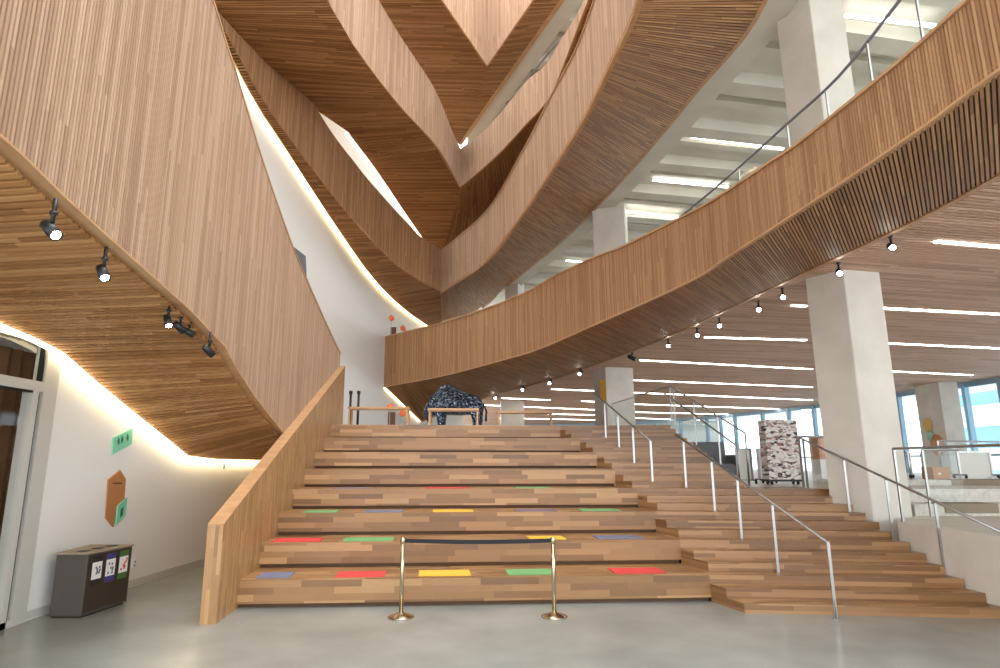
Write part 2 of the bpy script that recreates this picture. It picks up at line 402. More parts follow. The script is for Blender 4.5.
# coloured squares inlaid on the treads
pads = [(0, [(252, 287, 'blue'), (332, 383, 'red'), (418, 472, 'yellow'), (512, 562, 'green'), (627, 680, 'red')], 578),
        (1, [(268, 318, 'red'), (340, 392, 'green'), (535, 572, 'yellow'), (608, 655, 'blue')], 543),
        (2, [(300, 335, 'green'), (362, 402, 'blue'), (433, 475, 'yellow'), (520, 563, 'purple'), (590, 630, 'green')], 516),
        (3, [(330, 372, 'purple'), (425, 470, 'red'), (520, 556, 'green')], 492)]
rows = ['lowest', 'second', 'third', 'fourth']
cnt = {}
for k, row, py in pads:
    for i, (xa, xb, c) in enumerate(row):
        Yw = SL(3, k*RD).y
        z = (k+1)*RH
        a = loc_x(*PY(xa, py, Yw-.25).xy); b = loc_x(*PY(xb, py, Yw-.15).xy)
        a = max(a, .04)
        bm = bmesh.new(); y0 = k*RD+.14; y1 = y0+.46
        pl = [SL(a, y0), SL(b, y0), SL(b, y1), SL(a, y1)]
        prism(bm, pl, z+.001, z+.012)
        o = obj('seat_mat', bm, M[c])
        side = 'leftmost in its row' if i == 0 else ('rightmost in its row' if i == len(row)-1 else 'between the ' + row[i-1][2] + ' and ' + row[i+1][2] + ' ones')
        tag(o, f'{c} square seat mat on the {rows[k]} seating tier, {side}', 'seat mat', 'coloured seat mats on the tiers')

# guard wall on the left of the stairs
g = thing('stair_guard_wall', 'solid oak block guard wall sloping up the left side of the staircase', 'guard wall', SL(-.1, -.8))
def GZ(y): return 1.2 + .357*(y+.85)
y0, y1 = -.85, 9.4
bm = bmesh.new(); l = bm.loops.layers.uv.verify()
def gq(pts, mode, mi=0):
    vs = [bm.verts.new(p) for p in pts]; f = bm.faces.new(vs); f.material_index = mi
    for lp, p in zip(f.loops, pts):
        x, y = sl_w(p); lp[l].uv = (p[2], y) if mode == 's' else ((p[2], x) if mode == 'f' else (y, x))
NS = 6
for i in range(NS):
    ya, yb = y0+(y1-y0)*i/NS, y0+(y1-y0)*(i+1)/NS
    for x in (0, -.2): gq([SL(x, ya, 0), SL(x, yb, 0), SL(x, yb, GZ(yb)), SL(x, ya, GZ(ya))], 's')
    gq([SL(0, ya, GZ(ya)), SL(0, yb, GZ(yb)), SL(-.2, yb, GZ(yb)), SL(-.2, ya, GZ(ya))], 't')
gq([SL(-.2, y0, 0), SL(0, y0, 0), SL(0, y0, GZ(y0)), SL(-.2, y0, GZ(y0))], 'f')
gq([SL(-.2, y1, 0), SL(0, y1, 0), SL(0, y1, GZ(y1)), SL(-.2, y1, GZ(y1))], 'f')
obj('panel', bm, M['guard'], g, recalc=False)
bm = bmesh.new()
a, b = SL(-.1, y0, GZ(y0)+.012), SL(-.1, y1, GZ(y1)+.012); bar(bm, a, b, .205, .024)
obj('coping', bm, M['edge'], g)

# ------------------------------------------------------------------ landing and mid level floors
bm = bmesh.new()
wl = [(p.x+.01, p.y) for p in WALL if p.y > 18.2]
a, b = SL(0, 8.35), SL(9.05, 8.35)
poly = [(a.x, a.y), (b.x, b.y), (4.9, 22.5), (4.2, 62), (-.9, 62), (-.9, 38)] + wl[::-1]
prism(bm, poly, LAND-.35, LAND-.001)
struct('floor_landing', bm, M['terrazzo'])
bm = bmesh.new()
a, b = SL(9.05, 3.45), SL(10.15, 3.45)
prism(bm, [(a.x, a.y), (b.x, b.y), (7.9, 12.6), (24, 12.6), (24, 62), (4.25, 62), (4.95, 22.5)], MID-.35, MID-.001)
struct('floor_middle', bm, M['terrazzo'])
bm = bmesh.new()                                   # wall under the landing edge, seen beside the upper flight
a, b = SL(9.05, 3.5), SL(9.05, 8.4)
prism(bm, [(a.x, a.y), (a.x+.08, a.y), (b.x+.08, b.y), (b.x, b.y)], 0, 1.5)
prism(bm, [(b.x-.05, b.y), (b.x+.05, b.y), (5.0, 22.5), (4.9, 22.5)], MID, LAND)
prism(bm, [(4.9, 22.5), (5.0, 22.5), (4.3, 62), (4.2, 62)], MID, LAND)
struct('wall_landing', bm, M['white'])
# stepped closure of the upper flight's right side
bm = bmesh.new()
for j in range(13, 25):
    y = -.7+SD*(j-1); a, b = SL(9.05, y), SL(9.05, y+SD)
    prism(bm, [(a.x, a.y), (a.x+.03, a.y), (b.x+.03, b.y), (b.x, b.y)], MID-.02, SH*j-.002)
obj('side_panel', bm, M['guard'], stair)

# concrete plinth wall on the right of the steps and the terraces above it
bm = bmesh.new()
prism(bm, [(6.95, 4.5), (30, 4.5), (30, 12.65), (8.02, 12.65), (8.0, 11.85), (6.95, 10.75)], 0, 1.04)
struct('wall_right', bm, M['concrete'])
for (ya, z1, lab) in [(11.9, 1.25, 'lowest terrazzo seating terrace behind the concrete plinth at right'), (13.3, 1.45, 'middle terrazzo seating terrace at right'), (14.6, 1.62, 'topmost terrazzo seating terrace at right below the carts')]:
    t = thing('seating_terrace', lab, 'seating terrace', (14, ya, 1.04))
    bm = bmesh.new(); box(bm, 8.05 if ya < 13 else 8.4, 24, ya, ya+(1.38 if ya < 12 else 1.28), 1.04, z1); obj('bench_block', bm, M['terrazzo'], t)
    bm = bmesh.new()
    spans = {11.9: [(8.6, 9.6)], 13.3: [(10.9, 13.5)], 14.6: [(10.8, 12.3)]}[ya]
    for xa, xb in spans: box(bm, xa, xb, ya-.012, ya+.5, z1-.16, z1+.012)
    obj('seat_panel', bm, M['taupe'], t)

# ------------------------------------------------------------------ left bridge: fascia, sloping soffit, cove light
br = thing('stair_bridge', 'huge slatted oak stair side hanging over the left entrance and meeting the guard wall', 'bridge', (-4.5, 8, 3.7))
FA = smooth([(-2.75, 0, 0), (-2.95, 3, 0), (-3.15, 4.6, 0), (-3.42, 6.8, 0), (-3.57, 8.42, 0), (-3.9, 13.0, 0), (-4.3, 18.7, 0)], 5)
topf = ztop(FA, [(210, 0), (237, 80), (262, 165), (290, 245), (320, 313), (338, 352)])
ztops = []
tz0 = topf(0)
r0 = PC(210, 0, FA); i0 = r0[1]; r1 = PC(237, 80, FA); slope = (r0[0].z-r1[0].z)/(r1[0].y-r0[0].y)
for i, p in enumerate(FA): ztops.append(r0[0].z + slope*(r0[0].y-p.y) if i < i0 else topf(i))
bpix = [(0, 138), (100, 232), (200, 322), (222, 345), (245, 385), (278, 428)]
botf = ztop(FA, bpix); rb = PC(278, 428, FA)[0]
def zb(i):
    p = FA[i]
    if p.y > rb.y: return max(2.1, rb.z - .25*(p.y-rb.y))
    return botf(i)
A = [Vector((p.x, p.y, zb(i))) for i, p in enumerate(FA)]; B = [Vector((p.x, p.y, ztops[i])) for i, p in enumerate(FA)]
slat_band('fascia', A, B, (1, -.2, 0), .045, br, 'fascia', .03, .58, .16)
bm = bmesh.new()
for i in range(len(A)-1): bar(bm, B[i]+Vector((-.06, 0, .015)), B[i+1]+Vector((-.06, 0, .015)), .2, .04)
obj('coping', bm, M['edge'], br)
bm = bmesh.new()
for i in range(len(A)-1): bar(bm, A[i]+Vector((.0, 0, -.005)), A[i+1]+Vector((.0, 0, -.005)), .075, .02)
obj('lower_trim', bm, M['edge'], br)
wz = [(-1, 3.85), (6.9, 3.72), (8.3, 3.58), (12.1, 2.12), (20, 2.08)]
def wallz(y):
    for (a, za), (b, zb_) in zip(wz, wz[1:]):
        if a <= y <= b: return za+(zb_-za)*(y-a)/(b-a)
    return wz[-1][1]
def wallx(y):
    for p, q in zip(WALL, WALL[1:]):
        if p.y <= y <= q.y: return p.x+(q.x-p.x)*(y-p.y)/(q.y-p.y)
    return WALL[-1].x
SA, SB = [], []
for i, p in enumerate(A):
    if p.y > 18: break
    SA.append(p + Vector((-.1, 0, 0))); 
    SB.append(Vector((wallx(p.y)+.14, p.y, wallz(p.y))))
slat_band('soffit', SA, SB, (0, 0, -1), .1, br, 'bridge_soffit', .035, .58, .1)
cove = thing('cove_light', 'warm light line along the foot of the slatted soffit above the left white wall', 'cove light', (-5.7, 8, 3.6))
bm = bmesh.new()
for i in range(len(SB)-1): bar(bm, SB[i]+Vector((-.06, 0, -.06)), SB[i+1]+Vector((-.06, 0, -.06)), .08, .03)
obj('light_strip', bm, M['ledcove'], cove)
bm = bmesh.new()
for i in range(len(SB)-1): bar(bm, SB[i]+Vector((-.06, 0, -.035)), SB[i+1]+Vector((-.06, 0, -.035)), .1, .015)
obj('trim', bm, M['alu'], cove)

# ------------------------------------------------------------------ balconies around the atrium
def plan_from(pix, Z, pre=(), post=(), k=5):
    pts = [Vector((*p, 0)) for p in pre] + [Vector((PZ(x, y, Z).x, PZ(x, y, Z).y, 0)) for x, y in pix] + [Vector((*p, 0)) for p in post]
    return smooth(pts, k)
def balcony_front(parent, plan, zb_, ztopf, toward, spacing=.05, mat='fascia', coping=True):
    A = with_z(plan, zb_); B = with_z(plan, ztopf)
    slat_band('fascia', A, B, toward, spacing, parent, mat, .025, .66, .05)
    bm = bmesh.new(); tw_ = Vector(toward).normalized()*.012
    for i in range(len(A)-1): bar(bm, A[i]+tw_, A[i+1]+tw_, .06, .028)
    obj('lower_trim', bm, M['edge'], parent)
    if coping:
        bm = bmesh.new(); off = -Vector(toward).normalized()*.05
        for i in range(len(B)-1): bar(bm, B[i]+off+Vector((0, 0, .012)), B[i+1]+off+Vector((0, 0, .012)), .2, .035)
        obj('coping', bm, M['edge'], parent)
    return A, B
def soffit(parent, A, B, spacing=.075, mat='soffit', outer=True):
    A = [p+Vector((0, 0, -.0)) for p in A]
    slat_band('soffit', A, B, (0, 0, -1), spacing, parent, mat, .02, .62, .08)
    if outer:
        bm = bmesh.new()
        for i in range(len(B)-1): bar(bm, B[i]+Vector((.03, 0, .02)), B[i+1]+Vector((.03, 0, .02)), .1, .12)
        obj('edge_trim', bm, M['edge'], parent)
def led_line(label, pts, dz=-.03, w=.06, mat='ledwarm', group=None):
    t = thing('cove_light', label, 'cove light', pts[0], group)
    bm = bmesh.new()
    for a, b in zip(pts, pts[1:]): bar(bm, a+Vector((0, 0, dz)), b+Vector((0, 0, dz)), w, .04)
    obj('light_strip', bm, M[mat], t)
    return t
def wallpt(x, y, d=.0):
    p = PC(x, y, WALL)[0]; return p + Vector((d, 0, 0))
def pairs(A, B, k=6): return smooth(A, k), smooth(B, k)
def linear(P, k=6):
    out = []
    for a, b in zip(P, P[1:]): out += [a.lerp(b, j/k) for j in range(k)]
    return out + [P[-1]]

# first gallery: long curved front across the picture
b4 = thing('balcony', 'lowest slatted oak balcony, one long curve from white wall to right edge', 'balcony', (0, 18, 5.2))
P4 = plan_from([(384, 387), (443, 376), (500, 361), (540, 349), (600, 323), (650, 301), (700, 277), (728, 258), (795, 215), (860, 172), (930, 124), (1000, 72)], ZB, post=[(4.45, 2.4), (4.3, -1)])
z4 = ztop(P4, [(386, 337), (432, 326), (500, 304), (554, 277), (620, 249), (700, 209), (800, 145), (900, 65), (973, 0)])
A4, B4 = balcony_front(b4, P4, ZB, z4, (-1, -.4, 0), .045, 'rail_wood')
So_A = [PZ(x, y, ZB) for x, y in [(384.5, 387), (400, 384.5), (443, 376), (500, 361), (540, 349), (600, 323), (650, 301), (700, 277), (728, 258), (795, 215), (860, 172), (930, 124), (1000, 72)]] + [Vector((4.45, 2.4, ZB)), Vector((4.3, -1, ZB))]
So_B = [wallpt(386, 389, .1), wallpt(419, 421, .12)] + [PZ(x, y, CEIL) for x, y in [(497, 393), (548, 380), (590, 366), (645, 345), (692, 325), (738, 303), (763, 291), (820, 264), (880, 236), (940, 206), (1004, 170)]] + [Vector((6.75, 4.5, CEIL)), Vector((6.75, -1, CEIL))]
sa = smooth(So_A, 6); sb = linear(So_B[:3], 6)[:-1] + smooth(So_B[2:], 6)
soffit(b4, sa, sb, .072)
led_line('short warm cove light where the lowest balcony underside meets the white wall above the landing', [wallpt(384, 388, .03), wallpt(400, 403, .03), wallpt(419, 421, .03)], 0, .07)
# floor slab of the gallery level and its wood slatted ceiling
wpl = [(23.6, 8), (23.4, 17), (23.0, 25), (22.6, 31), (22.0, 38), (20.4, 45), (17, 53), (12, 59), (4, 61.5), (-1, 62)]
wps = smooth([(*p, 0) for p in wpl], 3)
LB = [p for p in sb if p.y > -.9]
zc_pts = [(p.x, p.y) for p in sb[12:]]
SL_DIR = Vector((math.cos(math.radians(11)), math.sin(math.radians(11)), 0)); SL_N = Vector((-SL_DIR.y, SL_DIR.x, 0))
ceil_edge = [Vector((p.x, p.y, 0)) for p in sb[12:]]
def edge_hit(edge, n, dvec, start_off):
    """point on an edge polyline where (p . n) = start_off (first crossing)"""
    best = None
    for a, b in zip(edge, edge[1:]):
        da, db = a.dot(n)-start_off, b.dot(n)-start_off
        if da*db <= 0 and abs(da-db) > 1e-9:
            p = a.lerp(b, da/(da-db)); best = p if best is None or p.dot(dvec) < best.dot(dvec) else best
    return best
bm = bmesh.new()
poly = [(p.x, p.y) for p in ceil_edge] + [(23.7, -1)] + [(p.x, p.y) for p in wps] + [(-4, 62), (-4, 34)]
prism(bm, poly, CEIL+.06, CEIL+.45, 0)
struct('ceiling_backing', bm, M['gap'])
bm = bmesh.new()
prism(bm, [(p.x+.25, p.y) for p in ceil_edge] + [(30, -1), (30, 63), (-3, 63), (-3, 35)], CEIL+.46, CEIL+.62)
struct('floor_gallery_bounce', bm, M['white'])  # unseen white floor, added to bounce light up to the ribbed ceiling
bm = bmesh.new(); uvl = bm.loops.layers.uv.verify(); i = 0; nn = -4.0
while nn < 60:
    e = edge_hit(ceil_edge, SL_N, SL_DIR, nn)
    if e is None:
        e = Vector((1.0, 0, 0)); t = (nn - e.dot(SL_N)); e = Vector((-4, (nn+4*SL_N.x)/SL_N.y, 0)) if nn > 20 else None
    if e is not None:
        w = .06 if nn < 30 else .075
        a = e + Vector((0, 0, CEIL)); h_ = edge_hit([Vector((23.6, -6, 0))]+wps, SL_N, SL_DIR, nn); L_ = ((h_.x if h_ else 12) - e.x)/SL_DIR.x - .05
        if L_ <= 0: nn += .12; continue
        b = a + SL_DIR*L_
        n2 = SL_N*w
        quad(bm, (a, b, b+n2, a+n2), 0, ((i+.1, 0), (i+.1, L_), (i+.9, L_), (i+.9, 0)))
        up = Vector((0, 0, .06))
        quad(bm, (a, b, b+up, a+up), 0, ((i+.1, 0), (i+.1, L_), (i+.1, L_), (i+.1, 0)))
        quad(bm, (a+n2, b+n2, b+n2+up, a+n2+up), 0, ((i+.9, 0), (i+.9, L_), (i+.9, L_), (i+.9, 0)))
    nn += .1 if nn < 30 else .12; i += 1
struct('ceiling', bm, M['ceilwood'])
leds = [((936, 241), (1040, 250)), ((880, 308), (1060, 317)), ((705, 337), (806, 340)), ((792, 305), (806, 306)), ((885, 343), (1060, 351)), ((640, 360), (812, 369)),
        ((888, 371), (972, 375)), ((617, 378.5), (632, 379)), ((634, 380), (812, 387)), ((552, 389), (602, 391)), ((634, 392.5), (812, 400)), ((502, 398), (550, 400)), ((582, 401), (604, 402)),
        ((634, 404), (812, 410)), ((485, 405), (602, 410)), ((500, 413), (604, 415)), ((634, 412), (740, 414.5)), ((500, 418), (604, 420)), ((634, 418), (700, 420))]
for i, (a, b) in enumerate(leds):
    p, q = PZ(*a, CEIL), PZ(*b, CEIL)
    bm = bmesh.new(); bar(bm, p+Vector((0, 0, -.004)), q+Vector((0, 0, -.004)), .09 if p.y < 30 else .13, .03)
    o = obj('linear_light', bm, M['led'])
    side = 'right of the big column' if a[0] > 860 else ('left of the second column' if b[0] < 606 else 'between the two columns')
    dist = ['nearest', 'second', 'third', 'fourth', 'fifth', 'sixth', 'seventh', 'eighth', 'ninth', 'tenth'][sum(1 for (c, d) in leds[:i] if ((c[0] > 860) == (a[0] > 860) and (d[0] < 606) == (b[0] < 606)))]
    tag(o, f'white linear lobby ceiling light {side}, {dist} from the viewer', 'ceiling light', 'linear lights in the lobby ceiling')

# second gallery: left and right arms meeting at the prow
g1 = thing('balcony', 'second slatted oak balcony whose two arms meet in the lowest pointed prow', 'balcony', PZ(441, 293, Z1))
PROW1 = PZ(441, 293, Z1)
R1 = plan_from([(441, 293), (486, 263), (522, 217), (555, 168), (584, 122), (612, 65), (640, 0)], Z1, post=[(2.15, 6.0), (2.0, 2.5), (1.8, -1)])
zr1 = ztop(R1, [(443, 250), (479, 220), (520, 158), (551, 99), (578, 49), (596, 0)])
zr1c = lambda i: min(zr1(i), zr1(0)+.5)
AR1, BR1 = balcony_front(g1, R1, Z1, zr1, (-1, -.2, 0), .055)
ra = [PZ(x, y, Z1) for x, y in [(441, 293), (460, 281), (486, 263), (522, 217), (555, 168), (584, 122), (612, 65), (640, 0)]] + [Vector((2.15, 6, Z1)), Vector((2.0, 2.5, Z1)), Vector((1.8, -1, Z1))]
Z1c = 11.7
rbp = [PZ(440.5, 322, Z1), PZ(476, 311, Z1c), PZ(509, 284, Z1c), PZ(560, 242, Z1c), PZ(603, 199, Z1c), PZ(640, 158, Z1c), PZ(694, 92, Z1c), PZ(765, -3, Z1c), Vector((4.6, 6.2, Z1c)), Vector((4.6, 3, Z1c)), Vector((4.5, -1, Z1c))]
ra, rbs = pairs(ra, rbp)
soffit(g1, ra, rbs, .075)
# left arm: front line stepped along the wall, Z read back from the photo
L1 = smooth([(PROW1.x, PROW1.y, 0), (-2.25, 23.6, 0), (-3.2, 22.0, 0), (-4.15, 19.9, 0), (-4.85, 17.2, 0), (-5.3, 14.6, 0), (-5.5, 12.6, 0), (-5.68, 10.9, 0), (-5.75, 9.8, 0)], 5)
zl1b = ztop(L1, [(441, 294), (420, 281), (396, 265), (375, 245), (350, 217), (314, 172), (272, 115), (254, 86), (234, 50), (218, 21), (210, 4)])
zl1t = ztop(L1, [(442, 252), (420, 237), (375, 188), (353, 161), (332, 134), (312, 102), (270, 67), (238, 35), (216, 10), (210, 2)])
A_, B_ = with_z(L1, zl1b), with_z(L1, zl1t)
slat_band('fascia', A_, B_, (1, -.6, 0), .055, g1, 'rail_wood', .025, .66, .05)
la = [PC(x, y, L1)[0] for x, y in [(212, 10), (218, 21), (234, 50), (254, 86), (272, 115), (314, 172), (350, 217), (375, 245), (396, 265), (420, 281)]] + [A_[0], PZ(440.8, 308, Z1), PZ(440.5, 322, Z1)]
wl1 = [wallpt(x, y, .14) for x, y in [(200, 5), (206, 17), (222, 50), (241, 86), (258, 115), (296, 172), (326, 217), (346, 246), (361, 267), (376, 285), (391, 300), (408, 314), (426, 326)]]
laS, wl1S = linear(la, 4), linear(wl1, 4)
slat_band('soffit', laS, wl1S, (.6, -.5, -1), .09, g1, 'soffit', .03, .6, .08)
led_line('long bright cove light down the white wall under the second balcony', [p+Vector((-.085, 0, 0)) for p in wl1S], 0, .1)

# concrete ceiling beyond the second gallery with deep ribs and lights
def ribbed(name, edge, Z, xmax, ymax, n0=4, n1=34, period=2.25):
    ed = [Vector((p.x, p.y, 0)) for p in edge]
    bm = bmesh.new()
    prism(bm, [(p.x, p.y) for p in ed] + [(xmax, ed[-1].y), (xmax, ymax), (ed[0].x, ymax)], Z+.4, Z+.7)
    # smooth edge beam following the opening
    for a, b in zip(ed, ed[1:]):
        prism(bm, [(a.x, a.y), (b.x, b.y), (b.x+.75, b.y+.15), (a.x+.75, a.y+.15)], Z+.02, Z+.45)
    nn = n0
    while nn < n1:
        e = edge_hit(ed, SL_N, SL_DIR, nn)
        if e is not None:
            a = e + SL_DIR*.55; b = a + SL_DIR*(xmax-e.x)
            for o0, wd, dp in ((0, .55, .0), (1.05, .3, .16)):
                p = [a+SL_N*o0, b+SL_N*o0, b+SL_N*(o0+wd), a+SL_N*(o0+wd)]
                prism(bm, [(q.x, q.y) for q in p], Z+.05+dp, Z+.42)
        nn += period
    struct(name, bm, M['slab'])
E1c = [p for p in rbs[4:]]
ribbed('ceiling_concrete', E1c, Z1c, 26, 60)
up = [((845, 15), (935, 26)), ((738, 85), (780, 90)), ((692, 137), (783, 149)), ((653, 180), (728, 187)), ((622, 211), (680, 218)), ((566, 260.5), (592, 263)), ((600, 238), (640, 242)), ((540, 278), (552, 279))]
nm_ = ['nearest', 'second nearest', 'third nearest', 'fourth nearest', 'fifth nearest', 'last but one', 'sixth nearest', 'farthest']
for i, (a, b) in enumerate(up):
    p, q = PZ(*a, Z1c+.12), PZ(*b, Z1c+.12)
    bm = bmesh.new(); bar(bm, p, q, .09, .05); o = obj('linear_light', bm, M['ledup'])
    tag(o, f'white linear light on the ribbed concrete ceiling above the balcony, {nm_[i]}', 'ceiling light', 'linear lights under the concrete ceiling')

# third gallery
g2 = thing('balcony', 'third slatted balcony with pale fronts forming the middle pointed prow', 'balcony', PZ(460, 188, Z2))
L2 = plan_from([(460, 188), (437, 148), (398, 105), (358, 53), (327, 0)], Z2, post=[(-3.3, 9.5), (-3.3, 6), (-3.2, 2)])
zl2 = ztop(L2, [(462, 148), (450, 128), (434, 89), (411, 53), (378, 0)])
balcony_front(g2, L2, Z2, zl2, (1, -.5, 0), .055, coping=False)
R2 = plan_from([(460, 188), (495, 158), (525, 126), (551, 96)], Z2, post=[(2.45, 13.6), (2.8, 10), (2.9, 6), (2.9, 2)])
zr2 = ztop(R2, [(462, 148), (480, 136), (500, 114), (530, 78), (560, 42), (580, 12)])
balcony_front(g2, R2, Z2, zr2, (-1, -.5, 0), .055, coping=False)
# left soffit of the third gallery, with a fold
def row(pp, z=Z2): return [PZ(x, y, z) for x, y in pp]
s2a = row([(437, 148), (420, 128), (398, 105), (378, 79), (358, 53), (342, 25), (327, 0)]) + [Vector((-3.3, 9.5, Z2)), Vector((-3.2, 5, Z2))]
def clampw(x, y, z):
    p = PZ(x, y, z); w_ = wallpt(x, y, .04)
    return p if p.y < w_.y else w_
s2b = [clampw(x, y, Z2) for x, y in [(383, 156), (349, 132), (308, 104), (268, 70), (242, 43), (222, 20), (205, 2)]] + [Vector((-5.9, 9.5, Z2)), Vector((-5.9, 5, Z2))]
slat_band('soffit', linear(s2a, 3), linear(s2b, 3), (0, 0, -1), .085, g2, 'soffit', .02, .6, .08)
zz = [Z2, Z2-.05, Z2-.08, Z2-.12, Z2-.18, Z2-.25, Z2-.32, Z2-.4]
s3a = [PZ(x, y, z) for (x, y), z in zip([(349, 133), (364, 153), (368, 158), (376, 169), (389, 188), (405, 212), (423, 238), (441, 252)], zz)]
s3b = [PZ(x, y, z) for (x, y), z in zip([(350, 133), (383, 156), (437, 149), (448, 169), (460, 188), (454, 212), (447, 238), (443, 252)], [Z2, Z2, Z2, Z2, Z2, Z2-.15, Z2-.3, Z2-.4])]
slat_band('soffit', linear(s3a, 3), linear(s3b, 3), (0, 0, -1), .085, g2, 'soffit', .02, .6, .08)
led_line('short bright cove light along the edge of the third balcony underside left of the prow', [p+Vector((-.1, 0, 0)) for p in s3a[:-1]], 0, .08)
# right soffit of the third gallery
t2a = [PZ(460, 188, Z2), PZ(495, 158, Z2), PZ(525, 126, Z2), PZ(551, 96, Z2), Vector((2.45, 13.6, Z2)), Vector((2.8, 10, Z2)), Vector((2.9, 5, Z2))]
t2b = [PZ(443, 252, Z2-.4), Vector((1.4, 31, Z2+.5)), Vector((2.8, 25, Z2+.5)), Vector((3.6, 19, Z2+.5)), Vector((4.1, 14, Z2+.5)), Vector((4.4, 10, Z2+.5)), Vector((4.5, 5, Z2+.5))]
t2a, t2b = pairs(t2a, t2b)
slat_band('soffit', t2a, t2b, (0, 0, -1), .085, g2, 'soffit', .02, .6, .08)

# fourth gallery
g3 = thing('balcony', 'topmost slatted balcony forming the highest and darkest pointed prow', 'balcony', PZ(487, 67, Z3))
_l3 = [PZ(487, 67, Z3), PZ(441, 0, Z3)]
L3 = [Vector((p.x, p.y, 0)) for p in (_l3[0], _l3[0].lerp(_l3[1], .33), _l3[0].lerp(_l3[1], .66), _l3[1], _l3[0]+(_l3[1]-_l3[0])*2, _l3[0]+(_l3[1]-_l3[0])*3)]
def ext(a, b, k): return a + (b-a)*k
_r3 = [PZ(487, 67, Z3), PZ(534, 0, Z3)]
R3 = [Vector((p.x, p.y, 0)) for p in (_r3[0], ext(*_r3, .33), ext(*_r3, .66), _r3[1], ext(*_r3, 2), ext(*_r3, 2.6))]
balcony_front(g3, L3, Z3, 19.2, (1, -.5, 0), .06, coping=False)
balcony_front(g3, R3, Z3, 19.2, (-1, -.5, 0), .06, coping=False)
def rowz(pp, z): return [PZ(x, y, z) for x, y in pp]
k3 = rowz([(458, 143), (466, 122), (476, 96)], Z3+.25)
u3a = k3 + [Vector((p.x, p.y, Z3)) for p in (L3[0], L3[1], L3[2], L3[3], L3[4], L3[5])]
u3b = rowz([(457, 143), (440, 121), (423, 95), (402, 66), (385, 45), (366, 22), (345, 0)], Z3+.3)
u3b += [Vector((-5.2, L3[4].y+.3, Z3+.3)), Vector((-5.6, L3[5].y+.3, Z3+.3))]
slat_band('soffit', linear(u3a, 4), linear(u3b, 4), (0, 0, -1), .09, g3, 'soffit', .03, .6, .08)
v3a = k3 + [Vector((p.x, p.y, Z3)) for p in (R3[0], R3[1], R3[2], R3[3], R3[4], R3[5])]
e3 = rowz([(458, 143), (560, 0)], Z3+.3)
v3b = rowz([(459, 144), (475, 121), (493, 95), (513, 67), (529, 44), (545, 21), (560, 0)], Z3+.3) + [ext(e3[0], e3[1], 1.3), ext(e3[0], e3[1], 1.6)]
v3a, v3b = linear(v3a, 4), linear(v3b, 4)
slat_band('soffit', v3a, v3b, (0, 0, -1), .09, g3, 'soffit', .03, .6, .08)
bm = bmesh.new()
for i in range(len(v3b)-1): bar(bm, v3b[i]+Vector((.05, 0, .02)), v3b[i+1]+Vector((.05, 0, .02)), .16, .12)
obj('edge_trim', bm, M['edge'], g3)
ribbed('ceiling_upper', v3b[2:], Z3+.35, 26, 50, 4, 30)
# solid slabs of the galleries (floors walked on by visitors)
def slab(name, edge, z, xs):
    bm = bmesh.new(); pts = [(p.x, p.y) for p in edge]
    prism(bm, pts + [(xs, pts[-1][1]), (xs, pts[0][1])], z, z+.3); struct(name, bm, M['slab'])
slab('floor_gallery_right', t2b, Z2+.62, 26)

# glass guards above the balcony fronts
def glass_guard(label, pts, h, posts=True, rail_r=.022, mat='steel', post_every=2, group=None, basez=0):
    t = thing('glass_guard', label, 'glass guard', pts[0], group)
    bm = bmesh.new()
    for a, b in zip(pts, pts[1:]):
        quad(bm, (a, b, b+Vector((0, 0, h)), a+Vector((0, 0, h))))
    obj('glass_pane', bm, M['glass'], t)
    bm = bmesh.new(); tube(bm, [p+Vector((0, 0, h)) for p in pts], rail_r, 8); obj('handrail', bm, M[mat], t)
    if posts:
        for p in pts[::post_every]:
            bm = bmesh.new(); bar(bm, p, p+Vector((0, 0, h)), .035, .035); obj('post', bm, M['steel'], t)
    return t
gp = []
rail_pix = [(606, 262), (660, 227), (717, 180), (780, 122), (831, 74), (889, 0), (960, -95)]
base = []
rr = []
for px, py in rail_pix:
    r = PC(px, py, P4)[0]
    rr.append(r)
t = thing('glass_guard', 'frameless glass guard with thin dark handrail above the long curved balcony', 'glass guard', rr[0])
rs = smooth([r+Vector((.12, .05, 0)) for r in rr], 4)
bm = bmesh.new(); tube(bm, rs, .018, 8); obj('handrail', bm, M['grey'], t)
bm = bmesh.new()
def z4_at(p):
    best = min(range(len(P4)), key=lambda i: (P4[i].xy-p.xy).length); return z4(best)
for a, b in zip(rs, rs[1:]):
    quad(bm, (Vector((a.x, a.y, z4_at(a)-.05)), Vector((b.x, b.y, z4_at(b)-.05)), b, a))
obj('glass_pane', bm, M['glass'], t)
for p in rs[::3]:
    bm = bmesh.new(); bar(bm, Vector((p.x, p.y, z4_at(p)-.1)), p, .02, .02); obj('glass_clip', bm, M['steel'], t)
rr2 = smooth([PC(x, y, R2)[0]+Vector((.12, .05, 0)) for x, y in [(497, 112), (520, 84), (545, 52), (570, 24), (584, 3)]], 3)
t = thing('glass_guard', 'slim glass guard with dark rail above the right arm of the third balcony', 'glass guard', rr2[0])
bm = bmesh.new(); tube(bm, rr2, .03, 6); obj('handrail', bm, M['grey'], t)
bm = bmesh.new()
for a, b in zip(rr2, rr2[1:]): quad(bm, (Vector((a.x, a.y, 13.3)), Vector((b.x, b.y, 13.3)), b, a))
obj('glass_pane', bm, M['glass'], t)

